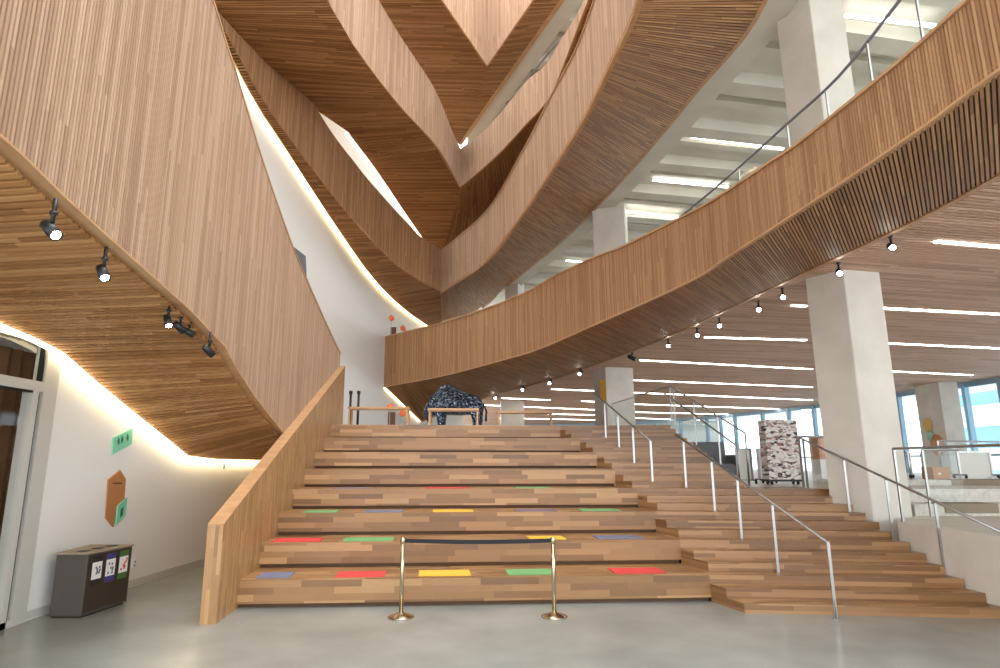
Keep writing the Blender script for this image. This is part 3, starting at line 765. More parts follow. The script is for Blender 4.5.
# ------------------------------------------------------------------ columns
def column(label, quadpts, z0, z1):
    t = thing('concrete_column', label, 'column', (sum(p[0] for p in quadpts)/4, sum(p[1] for p in quadpts)/4, z0))
    bm = bmesh.new(); prism(bm, quadpts, z0, z1)
    bmesh.ops.bevel(bm, geom=[e for e in bm.edges if abs((e.verts[0].co-e.verts[1].co).z) > 1], offset=.015, segments=1, affect='EDGES')
    obj('shaft', bm, M['concrete'], t); return t
c1 = [(6.68, 12.25), (7.09, 11.6), (7.92, 11.78), (7.66, 12.48)]
column('big pale concrete column standing beside the right end of the steps', c1, 0, CEIL+.5)
def col_sq(label, pl, pr, Zt, z0, dep=None):
    a, b = PZ(*pl, Zt), PZ(*pr, Zt); d = (b-a); n = Vector((-d.y, d.x, 0)).normalized()*(dep or d.length)
    return column(label, [(a.x, a.y), (b.x, b.y), (b.x+n.x, b.y+n.y), (a.x+n.x, a.y+n.y)], z0, Zt+.3)
col_sq('second concrete column behind the head of the stairs with a yellow sign on its side', (605, 367), (633, 368), CEIL, LAND)
col_sq('distant concrete column seen left of centre behind the landing tables', (501, 401), (524, 401), CEIL, LAND)
ca, cb3, cc = PZ(914, 387, CEIL), PZ(938, 382, CEIL), PZ(957, 381.5, CEIL); cd = ca+cc-cb3
column('concrete column by the far windows with round orange and mint decals', [tuple(p.xy) for p in (ca, cb3, cc, cd)], MID, CEIL+.3)
col_sq('short upper column rising behind the long curved balcony', (592, 210), (624, 206), Z1c, 6.0)
u1, u2, u3_ = PZ(775, 3, Z1c+.0), PZ(803, -25, Z1c), PZ(842, -12, Z1c)
column('big upper concrete column above the curved balcony with two faces in view', [(c[0], c[1]) for c in c1], CEIL+.6, Z1c+.4)
col_sq('small far upper column just above the left part of the curved balcony', (505, 286), (518, 284), Z1c, 6.0)
# wall plate on the big column
bm = bmesh.new(); p = PX(823, 354, 6.95)
nn = Vector((-.93, -.36, 0)).normalized(); p = Vector((6.96, 11.93, PY(823, 354, 11.93).z))
mt = Matrix.Translation(p) @ nn.to_track_quat('Z', 'Y').to_matrix().to_4x4()
lathe(bm, [(.001, 0), (.085, 0), (.085, .03), (.05, .05), (.001, .055)], (0, 0, 0), 20, 0, mt)
tag(obj('fire_alarm', bm, M['white']), 'round white alarm fixed to the left face of the big column', 'alarm')
bm = bmesh.new(); p0, p1 = PZ(599, 372, CEIL), PZ(604.5, 370, CEIL)
a, b = PY(600, 380, 23.8), PY(605.5, 401, 23.8)
quad(bm, [(a.x, 23.8, a.z), (b.x, 23.75, a.z), (b.x, 23.75, b.z), (a.x, 23.8, b.z)]); bmesh.ops.solidify(bm, geom=bm.faces[:], thickness=.03)
tag(obj('hanging_sign', bm, M['signyellow']), 'narrow yellow sign on the left side of the second column', 'sign')

# ------------------------------------------------------------------ far window wall
for i in range(len(wps)-1):
    a, b = wps[i], wps[i+1]
    n = max(1, round((b-a).length/2.0))
    for k in range(n):
        p, q = a.lerp(b, k/n), a.lerp(b, (k+1)/n)
        w = thing(f'window_{i*4+k+1}', '', '', p); del w['label']; del w['category']; w['kind'] = 'structure'
        z0 = MID
        bm = bmesh.new(); quad(bm, (p+Vector((0, 0, z0)), q+Vector((0, 0, z0)), q+Vector((0, 0, CEIL)), p+Vector((0, 0, CEIL)))); obj('pane', bm, M['winglass'], w)
        bm = bmesh.new(); d = (q-p).normalized(); nrm_ = Vector((-d.y, d.x, 0))
        prism(bm, [tuple((p-d*.09-nrm_*.12).xy), tuple((p+d*.09-nrm_*.12).xy), tuple((p+d*.09+nrm_*.12).xy), tuple((p-d*.09+nrm_*.12).xy)], z0, CEIL)
        bar(bm, p+Vector((0, 0, 2.35)), q+Vector((0, 0, 2.35)), .08, .09)
        bar(bm, p+Vector((0, 0, CEIL-.12)), q+Vector((0, 0, CEIL-.12)), .12, .24)
        obj('mullion', bm, M['mullion'], w)
# building outside the right-hand windows
t = thing('neighbouring_building', 'pale blue building with light window bands outside the right hand windows', 'building', (44, 40, 0))
bm = bmesh.new(); box(bm, 38, 52, 30, 52, 0, 22); obj('facade', bm, M['bluegrey'], t)
for k in range(6):
    bm = bmesh.new(); box(bm, 37.9, 38.02, 31, 51, 1.5+k*3.2, 3.1+k*3.2); obj('window_band', bm, M['white'], t)

# ------------------------------------------------------------------ entrance glazing at the left
w = bpy.data.objects.new('door_1', None); COL.objects.link(w); w.location = (-5.87, 6, 0); w['kind'] = 'structure'
bm = bmesh.new(); X = -5.87
for (ya, yb, za, zb2) in [(8.28, 8.55, 0, 3.72), (4.0, 8.28, 2.93, 3.06), (4.0, 8.28, 3.56, 3.72), (4.0, 8.28, 0, .08), (4.0, 4.1, 0, 3.72), (8.1, 8.2, 0, 2.93), (7.2, 7.28, 0, 2.93)]:
    box(bm, X-.12, X+.03, ya, yb, za, zb2)
obj('frame', bm, M['alu'], w)
bm = bmesh.new()
for (ya, yb, za, zb2) in [(8.2, 8.225, .08, 2.9), (8.22, 8.24, 3.06, 3.56), (4.1, 8.2, 2.9, 2.93)]: box(bm, X-.05, X+.02, ya, yb, za, zb2)
obj('gasket', bm, M['black'], w)
bm = bmesh.new(); quad(bm, ((X-.04, 4, .08), (X-.04, 8.2, .08), (X-.04, 8.2, 3.56), (X-.04, 4, 3.56))); obj('pane', bm, M['glass'], w)
bm = bmesh.new(); tube(bm, [(X+.09, 7.45, .9), (X+.09, 7.45, 1.35)], .02); bar(bm, (X, 7.45, .95), (X+.09, 7.45, .95), .02, .02); bar(bm, (X, 7.45, 1.3), (X+.09, 7.45, 1.3), .02, .02); obj('door_handle', bm, M['steel'], w)
bm = bmesh.new(); box(bm, X-.3, X+.0, -3, 8.5, 3.72, 4.7); struct('trim_1', bm, M['white'])
cur = []
bm = bmesh.new(); uvl = bm.loops.layers.uv.verify(); y = 2.0; k = 0
while y < 9.5:
    quad(bm, ((X-.8+.05*(k % 2), y, 0), (X-.8+.05*((k+1) % 2), y+.12, 0), (X-.8+.05*((k+1) % 2), y+.12, 3.6), (X-.8+.05*(k % 2), y, 3.6))); y += .12; k += 1
o = obj('curtain', bm, M['curtain']); tag(o, 'brown pleated curtain behind the glass doors at the left edge', 'curtain')
bm = bmesh.new(); box(bm, X-2.2, X-2.1, 0, 12, 0, 4); box(bm, X-2.1, X-.3, 9.6, 9.7, 0, 4); box(bm, X-2.1, X-.3, 0, 9.6, 3.7, 3.8); box(bm, X-2.1, X-.2, 0, 9.6, -.01, .0); struct('wall_vestibule', bm, M['white'])

# ------------------------------------------------------------------ wall signs, outlet, bin
def wallplate(name, pix, mat, label, cat, th=.02, off=.0, pictos=()):
    pts = [PC(x, y, WALL)[0] + Vector((.004+off, 0, 0)) for x, y in pix]
    bm = bmesh.new(); b_ = [bm.verts.new(p) for p in pts]; t_ = [bm.verts.new(p+Vector((th, 0, 0))) for p in pts]
    n = len(pts); bm.faces.new(b_[::-1]); bm.faces.new(t_)
    for i in range(n): bm.faces.new((b_[i], b_[(i+1) % n], t_[(i+1) % n], t_[i]))
    t = thing(name, label, cat, pts[0]); obj('plate', bm, M[mat], t)
    for pn, pm, shapes in pictos:
        bm = bmesh.new()
        for sh in shapes:
            q = [PC(x, y, WALL)[0] + Vector((off+th+.007, 0, 0)) for x, y in sh]
            bm.faces.new([bm.verts.new(p) for p in q])
        obj(pn, bm, M[pm], t)
    return t
figs = []
for cx, cy in ((117, 441.5), (120.5, 440), (126, 438)):
    figs.append([(cx-.7, cy-2.6), (cx-.7, cy-3.6), (cx+.6, cy-4.2), (cx+.6, cy-3.0), (cx+.5, cy-2.3), (cx+1.3, cy-2.2), (cx+1.0, cy+.2), (cx+.8, cy+2.6), (cx+.2, cy+3), (cx, cy+.8), (cx-.3, cy+3.4), (cx-.9, cy+3.8), (cx-1, cy+1), (cx-1.4, cy-.9), (cx-.5, cy-1.8)])
wallplate('washroom_sign', [(112, 438), (131.5, 428), (130.5, 444), (111, 455)], 'mint', 'mint green slanted washroom sign with three dark figures, highest sign on the left wall', 'sign', .02, 0, [('pictogram', 'darkgreen', [f_]) for f_ in figs])
wallplate('direction_sign', [(107, 480), (119, 470), (124.5, 479), (123, 500), (112, 527), (104.5, 518)], 'brown', 'brown pointed hexagon sign on the left white wall below the mint washroom sign', 'sign', .02, 0,
          [('lettering', 'darkbrown', [[(111, 482.6), (120, 482.6), (120, 484), (111, 484)]])])
wallplate('room_sign', [(115, 506), (124.5, 497.5), (122.5, 516), (113, 526)], 'mint', 'small mint green sign overlapping the lower corner of the brown hexagon sign', 'sign', .02, .024,
          [('pictogram', 'darkgreen', [[(117.5, 509), (120.5, 506.5), (119.8, 515), (116.8, 518)]])])
for px, py, lab in [(133.5, 563.5, 'white wall socket low on the left wall just beyond the recycling station')]:
    bm = bmesh.new(); p = PC(px, py, WALL)[0]; rbox(bm, p+Vector((.01, 0, 0)), (.02, .09, .13), 0, 0, .005)
    t = thing('wall_socket', lab, 'wall socket', p); obj('plate', bm, M['white'], t)
    bm = bmesh.new(); rbox(bm, p+Vector((.021, 0, .03)), (.006, .03, .03)); obj('socket', bm, M['grey'], t)
    bm = bmesh.new(); rbox(bm, p+Vector((.021, 0, -.03)), (.006, .03, .03)); obj('socket', bm, M['grey'], t)
wallplate('wall_panel', [(284, 240), (305, 256), (306, 280), (286, 268)], 'grey', 'grey panel on the tall white wall partly hidden by the big slatted stair side', 'panel')
p = PC(219, 462, WALL)[0]
t = thing('wall_hook', 'tiny metal fitting high on the white wall near the guard wall', 'fitting', p)
bm = bmesh.new(); tube(bm, [p, p+Vector((.08, 0, 0)), p+Vector((.12, 0, -.06)), p+Vector((.12, 0, -.14))], .02, 6); obj('arm', bm, M['steel'], t)
# recycling station
bt = thing('recycling_station', 'dark grey three part recycling station with small posters against the left wall', 'recycling bin', (-5.45, 9.1, 0))
fp = [(-5.66, 8.72), (-5.24, 8.72), (-5.14, 9.62), (-5.76, 9.62)]
bm = bmesh.new(); prism(bm, fp, .03, .8, 0); bmesh.ops.bevel(bm, geom=bm.edges[:], offset=.006, segments=1, affect='EDGES'); obj('body', bm, M['bin'], bt)
bm = bmesh.new(); prism(bm, [(-5.64, 8.75), (-5.27, 8.75), (-5.18, 9.6), (-5.72, 9.6)], 0, .03); obj('plinth', bm, M['bindark'], bt)
bm = bmesh.new(); prism(bm, [(-5.67, 8.71), (-5.225, 8.71), (-5.125, 9.63), (-5.77, 9.63)], .8, .82); obj('top', bm, M['taupe'], bt)
fv = Vector((-5.14+5.24, 9.62-8.72, 0)); fl_ = fv.length; fv.normalize(); fn = Vector((fv.y, -fv.x, 0))
bm = bmesh.new(); a = Vector((-5.24, 8.72, 0))
quad(bm, [a+fn*.003+fv*.02+Vector((0, 0, .06)), a+fn*.003+fv*(fl_-.02)+Vector((0, 0, .06)), a+fn*.003+fv*(fl_-.02)+Vector((0, 0, .78)), a+fn*.003+fv*.02+Vector((0, 0, .78))])
obj('front_panel', bm, M['bindark'], bt)
for k, c in enumerate(('ink', 'navy', 'leaf')):
    s0 = .09+k*.27
    def pr(s, z, o=.006): return a+fn*o+fv*s+Vector((0, 0, z))
    bm = bmesh.new(); quad(bm, [pr(s0, .38), pr(s0+.2, .38), pr(s0+.2, .76), pr(s0, .76)]); po = obj('poster', bm, M[c], bt)
    bm = bmesh.new(); quad(bm, [pr(s0+.005, .46, .009), pr(s0+.195, .46, .009), pr(s0+.195, .68, .009), pr(s0+.005, .68, .009)]); obj('panel', bm, M['paper'], po)
    bm = bmesh.new()
    rnd = random.Random(k)
    for _ in range(7):
        u0, z_ = s0+.03+rnd.random()*.12, .48+rnd.random()*.15; quad(bm, [pr(u0, z_, .012), pr(u0+.035, z_, .012), pr(u0+.035, z_+.03, .012), pr(u0, z_+.03, .012)])
    obj('picture', bm, M['red' if k == 2 else 'grey'], po)
for k in range(3):
    bm = bmesh.new(); c = a - fn*.2 + fv*(.17+k*.27) + Vector((0, 0, .823)); lathe(bm, [(.001, 0), (.08, 0), (.09, .004), (.001, .005)], c, 16); obj('opening', bm, M['black'], bt)

# ------------------------------------------------------------------ stanchions with belt
def stanchion(p, label):
    t = thing('stanchion', label, 'stanchion', p, 'barrier posts before the steps')
    bm = bmesh.new(); lathe(bm, [(.17, 0), (.175, .012), (.165, .02), (.09, .045), (.04, .06), (.03, .07)], p, 28); obj('base', bm, M['brass'], t)
    bm = bmesh.new(); lathe(bm, [(.028, .05), (.028, .93), (.02, .935)], p, 18); obj('pole', bm, M['brass'], t)
    bm = bmesh.new(); lathe(bm, [(.03, .93), (.034, .935), (.034, 1.0), (.03, 1.01), (.001, 1.012)], p, 18); obj('belt_head', bm, M['brass'], t)
    return t
s1, s2 = PZ(401, 617.5, 0), PZ(554.5, 617, 0)
stanchion(s1, 'polished metal barrier post left of the other, in front of the bottom tier')
stanchion(s2, 'polished metal barrier post right of the other, in front of the bottom tier')
bm = bmesh.new(); nseg = 14
a, b = s1+Vector((.034, 0, .97)), s2+Vector((-.034, 0, .97))
for i in range(nseg):
    t0, t1 = i/nseg, (i+1)/nseg; sg = lambda t: -.018*4*t*(1-t)
    p, q = a.lerp(b, t0)+Vector((0, 0, sg(t0))), a.lerp(b, t1)+Vector((0, 0, sg(t1)))
    bar(bm, p, q, .004, .055)
tag(obj('barrier_belt', bm, M['belt']), 'black fabric belt stretched between the two metal barrier posts', 'belt')

# ------------------------------------------------------------------ stair handrails
def handrail(label, bases, h=.95, extra_top=None, group=None, end_first=True, r=.021, extra_start=None):
    t = thing('handrail', label, 'handrail', bases[0], group)
    tops = [b+Vector((0, 0, h)) for b in bases]
    pts = ([extra_start] if extra_start is not None else []) + tops + ([extra_top] if extra_top is not None else [])
    bm = bmesh.new(); tube(bm, pts, r, 10); obj('rail', bm, M['steel'], t)
    for b_ in bases:
        bm = bmesh.new(); bar(bm, b_, b_+Vector((0, 0, h)), .04, .014); obj('post', bm, M['steel'], t)
        bm = bmesh.new(); lathe(bm, [(.035, 0), (.035, .008), (.02, .012)], b_, 12); obj('foot_plate', bm, M['steel'], t)
    return t
def straight_rail(label, b0, b1, h, posts, ext0=None, ext1=0, start=True):
    """sloping rail over the plan line b0-b1; posts = (photo x, photo y at the top, step height at the foot)"""
    t = thing('handrail', label, 'handrail', b0)
    T0, T1 = b0+Vector((0, 0, h)), b1+Vector((0, 0, h)); d = (T1-T0)
    pts = [T0 - d*(ext0 or 0), T1 + d*ext1]
    if start: pts = [b0] + pts
    bm = bmesh.new(); tube(bm, pts, .021, 10); obj('rail', bm, M['steel'], t)
    seg = [(b0 - d*1.5), (b1 + d*1.5)]
    for (x, y, z) in posts:
        r = PC(x, y, seg)
        if r is None: continue
        q = Vector((r[0].x, r[0].y, 0)); k = (q.xy-T0.xy).dot(d.xy)/d.xy.length_squared; zt = T0.z + d.z*k
        foot = Vector((q.x, q.y, z)); bm = bmesh.new(); bar(bm, foot, Vector((q.x, q.y, zt)), .04, .014); obj('post', bm, M['steel'], t)
        bm = bmesh.new(); lathe(bm, [(.035, 0), (.035, .008), (.02, .012)], foot, 12); obj('foot_plate', bm, M['steel'], t)
b0 = PZ(836, 620, 0); b1 = PY(686, 488, 13.0); b1.z = 1.5
straight_rail('long steel handrail running down the middle of the small steps', b0, b1, .97, [(828, 543, 0), (772, 504, .375), (737, 479, .75), (711, 458, 1.125), (683, 438, 1.5)], 0, .08)
ub = []
for (x, y, Y, z) in [(653, 488, 13.2, 1.5), (634.7, 469, 14.25, 1.875), (619.5, 454, 15.3, 2.25), (606, 440, 16.3, 2.625)]:
    p = PY(x, y, Y); p.z = z; ub.append(p)
handrail('short steel handrail beside the upper seating tiers', ub, .95, PY(594, 394, 17.1))
b0 = PZ(948, 575, .375); b1 = PY(802, 484, 13.1); b1.z = 1.5
straight_rail('steel handrail along the concrete wall at the right end of the steps', b0, b1, 1.04, [(1003, 539, 0), (935, 504, .375), (885.5, 477, .75), (843, 454, 1.125), (802.5, 436.5, 1.5)], .35, 0, False)

# glass guards around the openings
glass_guard('level glass guard with steel rail on top of the right concrete wall', [Vector((7.05, 10.75, 1.04)), Vector((7.05, 8.6, 1.04)), Vector((7.05, 7.6, 1.04)), Vector((7.05, 6.4, 1.04))], 1.2, post_every=3)
glass_guard('short glass guard on the concrete terrace running back from the right wall', [Vector((8.2, 11.7, 1.04)), Vector((8.9, 11.75, 1.04))], 1.2)
ga, gb = SL(9.12, 3.6), SL(9.12, 7.7)
gs = [Vector((ga.x, ga.y, MID)), ]
t = thing('glass_guard', 'sloping glass guard with steel rail on the right of the upper flight', 'glass guard', gs[0])
p0, p1 = Vector((5.62, 13.3, 1.5)), Vector((5.25, 17.1, 3.0))
bm = bmesh.new(); tube(bm, [p0+Vector((0, 0, 0)), p0+Vector((0, 0, 1.12)), p1+Vector((0, 0, 1.1))], .02, 8); obj('handrail', bm, M['steel'], t)
bm = bmesh.new(); quad(bm, (p0, p1, p1+Vector((0, 0, 1.08)), p0+Vector((0, 0, 1.08)))); obj('glass_pane', bm, M['glass'], t)
bm = bmesh.new(); q0, q1 = p0+Vector((-.16, .1, .86)), p1+Vector((-.16, 0, .88)); tube(bm, [q0+Vector((0, 0, -.84)), q0, q1], .02, 8); obj('inner_rail', bm, M['steel'], t)
for k in range(1, 4):
    p = p0.lerp(p1, k/3.2); bm = bmesh.new(); bar(bm, p, p+Vector((0, 0, 1.08)), .035, .014); obj('post', bm, M['steel'], t)
glass_guard('level glass guard along the landing edge running back towards the second column', [Vector((5.25, 17.1, LAND)), Vector((5.0, 19.5, LAND)), Vector((4.75, 22.3, LAND))], 1.08)
glass_guard('low glass guard with steel rail in front of the far right windows', [Vector((12.0, 16.5, 1.62)), Vector((14.0, 17.2, 1.62)), Vector((16.5, 18, 1.62)), Vector((19, 18.6, 1.62))], .95)
glass_guard('short glass guard at the middle landing beside the big column', [Vector((6.75, 13.3, MID)), Vector((7.5, 13.6, MID))], 1.05)

# ------------------------------------------------------------------ furniture on the middle level
def rack():
    t = thing('display_rack', 'tall mobile display rack covered in small printed pictures on the middle level', 'display rack', PY(787, 486, 15))
    Y = 15; a, b = PY(770, 485, Y), PY(803, 485, Y); z0, z1 = MID+.12, PY(785, 420, Y).z
    bm = bmesh.new(); box(bm, a.x, b.x, Y, Y+.35, z0, z1); obj('panel', bm, M['collage'], t)
    bm = bmesh.new(); box(bm, a.x-.03, b.x+.03, Y-.01, Y+.37, z0-.05, z0); obj('base_frame', bm, M['black'], t)
    for sx in (a.x+.08, b.x-.08):
        for sy in (Y+.06, Y+.29):
            bm = bmesh.new(); tube(bm, [(sx-.015, sy, MID+.05), (sx+.015, sy, MID+.05)], .05, 12); bar(bm, (sx, sy, MID+.05), (sx, sy, z0), .02, .02); obj('caster', bm, M['black'], t)
rack()
def screen(label, xa, xb, ytop, ybot, Y, mat='white', wheels=True):
    a, b = PY(xa, ytop, Y), PY(xb, ytop, Y); z0 = PY(xa, ybot, Y).z; base = MID if Y < 14.5 or xa < 860 else 1.62
    t = thing('rolling_screen', label, 'whiteboard', (a.x, Y, base), 'wheeled boards on the middle level')
    bm = bmesh.new(); box(bm, a.x, b.x, Y, Y+.03, z0, a.z); obj('board', bm, M[mat], t)
    bm = bmesh.new()
    for p, q in (((a.x, a.z), (b.x, a.z)), ((a.x, z0), (b.x, z0)), ((a.x, base+.08), (a.x, a.z+.02)), ((b.x, base+.08), (b.x, a.z+.02))): bar(bm, (p[0], Y, p[1]), (q[0], Y, q[1]), .05, .04)
    obj('frame', bm, M['steel'], t)
    for x in (a.x, b.x):
        bm = bmesh.new(); bar(bm, (x, Y-.2, base+.09), (x, Y+.24, base+.09), .035, .03); obj('foot', bm, M['black'], t)
        for y in (Y-.18, Y+.22):
            bm = bmesh.new(); tube(bm, [(x-.015, y, base+.04), (x+.015, y, base+.04)], .04, 10); obj('caster', bm, M['black'], t)
screen('white wheeled board immediately left of the tall printed rack', 757, 770, 449, 480, 16.2)
screen('pale wheeled board farther left, behind the glass guard of the upper flight', 736, 750, 449, 480, 15.6)
screen('cream wheeled board before the far right windows', 957, 989, 452, 478, 15.9)
t = thing('sofa', 'dark grey upholstered sofa seen through the glass beside the upper flight', 'sofa', PY(715, 470, 19))
a, b = PY(697, 470, 19), PY(737, 470, 19); zt = PY(715, 441, 19).z
for nm, bx in (('seat', (a.x, b.x, 19, 19.8, MID+.12, MID+.48)), ('backrest', (a.x, b.x, 19.75, 20, MID+.12, zt)), ('armrest', (a.x-.18, a.x, 19, 20, MID+.12, MID+.75)), ('armrest', (b.x, b.x+.18, 19, 20, MID+.12, MID+.75))):
    bm = bmesh.new(); box(bm, *bx); bmesh.ops.bevel(bm, geom=bm.edges[:], offset=.05, segments=3, affect='EDGES'); obj(nm, bm, M['grey'], t)
for x, y in ((a.x, 19.1), (b.x, 19.1), (a.x, 19.9), (b.x, 19.9)):
    bm = bmesh.new(); tube(bm, [(x, y, MID), (x, y, MID+.13)], .025); obj('leg', bm, M['black'], t)
t = thing('service_counter', 'counter with an orange slatted upper band and white base behind the big column', 'counter', PY(826, 480, 17.5))
a, b = PY(818, 440, 17.5), PY(842, 440, 17.5)
bm = bmesh.new(); box(bm, a.x, b.x+.6, 17.5, 18, MID, 2.1); obj('base', bm, M['white'], t)
bm = bmesh.new(); box(bm, a.x, b.x+.6, 17.48, 18, 2.1, 2.75)
obj('upper_panel', bm, M['panelorange'], t)
bm = bmesh.new()
for k in range(10): box(bm, a.x+.03+k*.13, a.x+.05+k*.13, 17.465, 17.482, 2.1, 2.75)
obj('slat', bm, M['brown'], t)
def cart(label, xa, xb, yt, Y, base):
    a, b = PY(xa, yt, Y), PY(xb, yt, Y); t = thing('utility_cart', label, 'cart', (a.x, Y, base))
    for i, z in enumerate((a.z, (a.z+base)/2+.05)):
        bm = bmesh.new(); box(bm, a.x, b.x, Y, Y+.45, z-.03, z); obj('shelf', bm, M['steel'], t)
    for x in (a.x+.02, b.x-.02):
        for y in (Y+.02, Y+.43):
            bm = bmesh.new(); bar(bm, (x, y, base+.08), (x, y, a.z), .03, .03); obj('leg', bm, M['steel'], t)
            bm = bmesh.new(); tube(bm, [(x-.012, y, base+.05), (x+.012, y, base+.05)], .05, 10); obj('caster', bm, M['black'], t)
cart('steel utility cart on wheels just right of the big column', 907, 922, 452, 15.8, 1.62)
t = thing('cardboard_box', 'brown cardboard box standing on the topmost terrace between cart and cream board', 'box', PY(940, 484, 15.1))
a, b = PY(935, 484, 15.1), PY(949, 468, 15.1)
bm = bmesh.new(); box(bm, a.x, b.x, 15.1, 15.5, 1.62, b.z+.02); obj('body', bm, M['card'], t)
bm = bmesh.new(); rbox(bm, ((a.x+b.x)/2-.05, 15.095, (1.62+b.z)/2), (.06, .01, .05)); obj('label', bm, M['paper'], t)
# decals on the windows-side column
dn = Vector(((cb3-ca).y, -(cb3-ca).x, 0)).normalized()
for (px, py, r, c, lab) in [(928.5, 425, .34, 'peach', 'round orange yellow decal, uppermost on the window column'), (931, 435.5, .27, 'palemint', 'round mint decal just under the orange one on the window column'), (938, 445, .5, 'panelorange', 'larger orange decal lowest on the window column')]:
    p = PC(px, py, [ca-(cb3-ca), cb3+(cb3-ca)])[0] + dn*.03
    bm = bmesh.new(); mt = Matrix.Translation(p) @ dn.to_track_quat('Z', 'Y').to_matrix().to_4x4(); lathe(bm, [(.001, 0), (r, 0), (r, .02), (.001, .02)], (0, 0, 0), 20, 0, mt)
    tag(obj('wall_decal', bm, M[c]), lab, 'decal', 'round decals on the window column')

# ------------------------------------------------------------------ things on the landing
def bench(label, xa, xb, ytop, Y):
    a, b = PY(xa, ytop, Y), PY(xb, ytop, Y); t = thing('landing_table', label, 'table', (a.x, Y, LAND), 'wood topped tables at the head of the stairs')
    bm = bmesh.new(); rbox(bm, ((a.x+b.x)/2, Y+.2, a.z), (b.x-a.x, .5, .07), 0, 0, .01); obj('tabletop', bm, M['edge'], t)
    for x in (a.x+.05, b.x-.05):
        for y in (Y, Y+.4):
            bm = bmesh.new(); bar(bm, (x, y, LAND), (x, y, a.z-.03), .05, .05); obj('leg', bm, M['edge'], t)
bench('wood topped landing table nearest the white wall', 348, 409, 408, 19.5)
bench('wood topped landing table in front of the bison sculpture', 428, 479, 409.5, 18.8)
bench('wood topped landing table right of the bison sculpture', 497, 553, 412, 19.5)
for px, lab in ((349.5, 'black pole left of its twin on the landing by the white wall'), (357.5, 'black pole right of its twin on the landing by the white wall')):
    p = PY(px, 425, 20.5); z = PY(px, 391, 20.5).z
    t = thing('barrier_pole', lab, 'pole', (p.x, 20.5, LAND), 'black poles on the landing')
    bm = bmesh.new(); lathe(bm, [(.16, 0), (.16, .02), (.05, .04)], (p.x, 20.5, LAND), 16); obj('base', bm, M['black'], t)
    bm = bmesh.new(); lathe(bm, [(.04, .03), (.04, z-LAND-.1)], (p.x, 20.5, LAND), 12); obj('pole', bm, M['black'], t)
    bm = bmesh.new(); lathe(bm, [(.06, z-LAND-.1), (.06, z-LAND), (.001, z-LAND+.01)], (p.x, 20.5, LAND), 12); obj('head', bm, M['black'], t)
def lantern_stand(label, pan, balls, Y, base):
    (xa, xb, yt, yb) = pan; a, b = PY(xa, yt, Y), PY(xb, yt, Y)
    t = thing('lantern_stand', label, 'lantern stand', ((a.x+b.x)/2, Y, base))
    bm = bmesh.new(); box(bm, a.x, b.x, Y, Y+.12, base, a.z); obj('panel', bm, M['darkbrown'], t)
    for (px, py, r) in balls:
        c = PY(px, py, Y); bm = bmesh.new(); bmesh.ops.create_uvsphere(bm, u_segments=10, v_segments=7, radius=r, matrix=Matrix.Translation(c)); 
        for v in bm.verts: v.co += (v.co-c)*.12*math.sin(v.co.x*40+v.co.z*31)
        obj('paper_ball', bm, M['orange'], t)
        bm = bmesh.new(); tube(bm, [(c.x, Y, base), (c.x, Y, c.z-r*.8)], .012, 6); obj('rod', bm, M['steel'], t)
lantern_stand('orange paper balls and a dark brown panel behind the left end of the lowest balcony', (390.5, 396, 327, 340), [(391.5, 318, .13), (403, 328, .12), (405.5, 332, .08)], 26.3, 5.4)
lantern_stand('reflection of the upper orange balls and brown panel, modelled as a landing stand', (388, 395, 412, 425), [(390, 407, .12), (403, 413, .13), (408, 419, .08)], 22.0, LAND)  # stands in for a reflection of the upper stand, built as solid parts

# bison sculpture made of dark mirrored links
bis = thing('bison_sculpture', 'dark mirrored bison sculpture standing on the landing facing left', 'sculpture', (-.8, 21.5, LAND))
bm = bmesh.new()
sec = [(-1.02, .78, .16, .2), (-.92, .86, .22, .32), (-.78, .95, .28, .42), (-.6, 1.05, .36, .52), (-.38, 1.12, .42, .56), (-.12, 1.08, .42, .52), (.15, 1.0, .38, .44), (.42, .97, .36, .38), (.66, .94, .32, .34), (.84, .9, .22, .24), (.93, .87, .08, .1)]
rings = []
for (x, zc, ry, rz) in sec:
    rings.append([bm.verts.new((-.8+x, 21.5+ry*math.cos(k*math.pi/8), LAND+.0+zc+rz*math.sin(k*math.pi/8)*(1.05 if k < 8 else .9))) for k in range(16)])
for i in range(len(rings)-1):
    for k in range(16): bm.faces.new((rings[i][k], rings[i][(k+1) % 16], rings[i+1][(k+1) % 16], rings[i+1][k]))
bm.faces.new(rings[0]); bm.faces.new(rings[-1][::-1])
for lx, ly, r0_, r1_ in [(-.55, -.2, .17, .07), (-.5, .2, .17, .07), (.62, -.19, .2, .07), (.72, .19, .2, .07)]:
    tube(bm, [(-.8+lx, 21.5+ly, LAND+.8), (-.8+lx+.05*(1 if lx > 0 else 0), 21.5+ly, LAND+.45), (-.8+lx+.03, 21.5+ly, LAND)], r0_, 8, 0, r1_)
# beard and muzzle
tube(bm, [(-1.72, 21.5, LAND+.8), (-1.78, 21.5, LAND+.55), (-1.7, 21.5, LAND+.32)], .2, 8, 0, .04)
tube(bm, [(-1.7, 21.5, LAND+.95), (-1.86, 21.5, LAND+.6)], .2, 8, 0, .12)
m, nt, b = newmat('mirror_links'); N = nt.nodes; L = nt.links
tc = N.new('ShaderNodeTexCoord'); vo = N.new('ShaderNodeTexVoronoi'); vo.inputs['Scale'].default_value = 14; L.new(tc.outputs['Object'], vo.inputs['Vector'])
L.new(ramp(nt, vo.outputs['Distance'], [(0, (.008, .01, .018)), (.45, (.03, .045, .08)), (.8, (.25, .3, .36))]), b.inputs['Base Color']); b.inputs['Metallic'].default_value = .9; b.inputs['Roughness'].default_value = .2
bp = N.new('ShaderNodeBump'); bp.inputs['Strength'].default_value = 1; bp.inputs['Distance'].default_value = .08; L.new(vo.outputs['Distance'], bp.inputs['Height']); L.new(bp.outputs[0], b.inputs['Normal'])
obj('body', bm, m, bis)
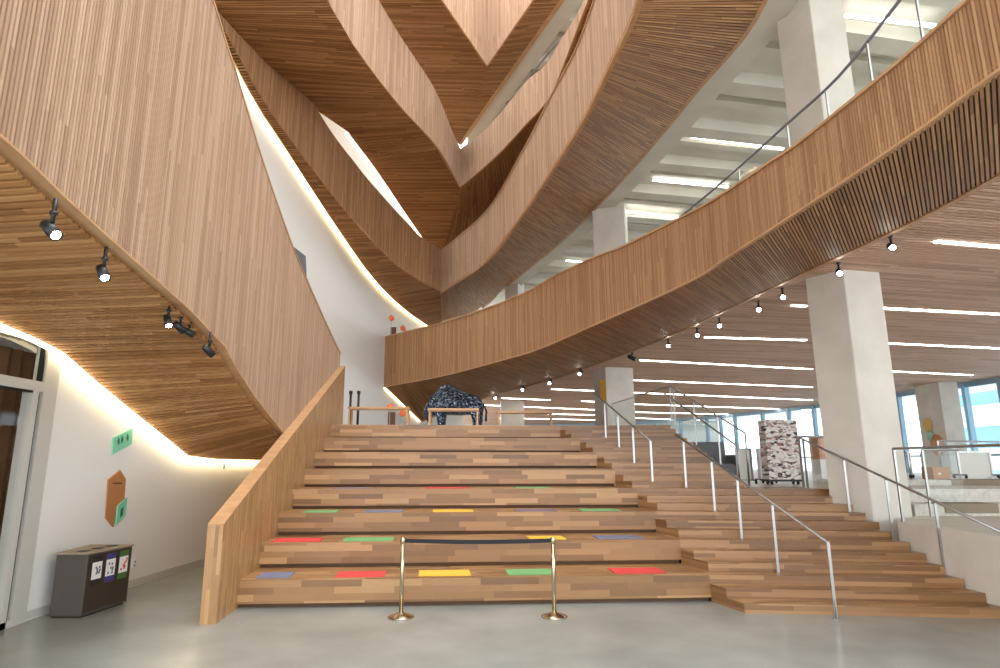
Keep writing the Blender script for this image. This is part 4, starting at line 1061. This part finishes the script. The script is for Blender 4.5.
for s in (-1, 1):
    bm = bmesh.new(); tube(bm, [(-1.62, 21.5+s*.14, LAND+1.12), (-1.68, 21.5+s*.3, LAND+1.18), (-1.68, 21.5+s*.33, LAND+1.34)], .045, 8, 0, .01); obj('horn', bm, m, bis)
bm = bmesh.new(); tube(bm, [(.12, 21.5, LAND+1.0), (.22, 21.5, LAND+.75), (.2, 21.5, LAND+.4)], .03, 6, 0, .05); obj('tail', bm, m, bis)

# ------------------------------------------------------------------ spotlights
def spot(px, py, Zc, label, aim, size=1, on=True, group=None, Y=None):
    p = PZ(px, py, Zc) if Y is None else PY(px, py, Y)
    t = thing('spotlight', label, 'spotlight', p, group)
    bm = bmesh.new(); tube(bm, [p+Vector((0, 0, .1)), p+Vector((0, 0, -.12*size))], .022*size, 8); lathe(bm, [(.04*size, -.02), (.04*size, 0), (.001, .001)], p, 12); obj('stem', bm, M['black'], t)
    c = p + Vector((0, 0, -.2*size)); d = Vector(aim).normalized()
    bm = bmesh.new(); mt = Matrix.Translation(c) @ d.to_track_quat('Z', 'Y').to_matrix().to_4x4()
    lathe(bm, [(.035*size, -.14*size), (.06*size, -.11*size), (.065*size, .1*size), (.055*size, .1*size), (.05*size, .085*size), (.001, .084*size)], (0, 0, 0), 16, 0, mt)
    obj('lamp_head', bm, M['black'], t)
    bm = bmesh.new(); lathe(bm, [(.048*size, .086*size), (.048*size, .09*size), (.001, .091*size)], (0, 0, 0), 16, 0, mt); obj('lens', bm, M['lamp' if on else 'steel'], t)
for (px, py, lab, aim, on) in [(54, 212, 'black spotlight under the left soffit, nearest and lit', (.8, -.2, -.7), True), (105, 258, 'black lit spotlight under the left soffit, second from the left', (.5, -.3, -.7), True),
                           (169, 310, 'lit black spotlight leading the cluster of three under the left soffit', (.4, -.3, -.8), True), (181, 317, 'unlit black spotlight in the middle of the cluster of three', (.6, .5, -.7), False),
                           (190, 322, 'unlit black spotlight at the right of the cluster of three', (.8, .3, -.4), False), (210, 340, 'black spotlight farthest right under the left soffit beside its edge', (.6, .6, -.7), False)]:
    spot(px, py, 3.72 if px < 200 else 3.42, lab, aim, .68, on, 'spotlights under the left soffit')
rs_ = [(890, 236, 'nearest the right edge'), (838, 263, 'directly in front of the big column'), (782, 288, 'just left of the big column'), (758, 301, 'third left of the big column'), (719, 318, 'fourth left of the big column'),
       (697, 328, 'fifth left of the big column'), (668, 339, 'sixth left of the big column'), (580, 367, 'first left of the second column'), (550, 377, 'second left of the second column'), (523, 384, 'third left of the second column'), (496, 393, 'nearest the bison sculpture')]
for px, py, lab in rs_: spot(px, py, CEIL, 'lit spotlight along the edge of the lobby ceiling, ' + lab, (-.35, -.8, -.45), .95 if px > 600 else 1.2, True, 'spotlights along the ceiling edge')
spot(632, 351, CEIL, 'unlit black spotlight above the second column', (.8, -.3, -.5), 1.2, False, 'spotlights along the ceiling edge')
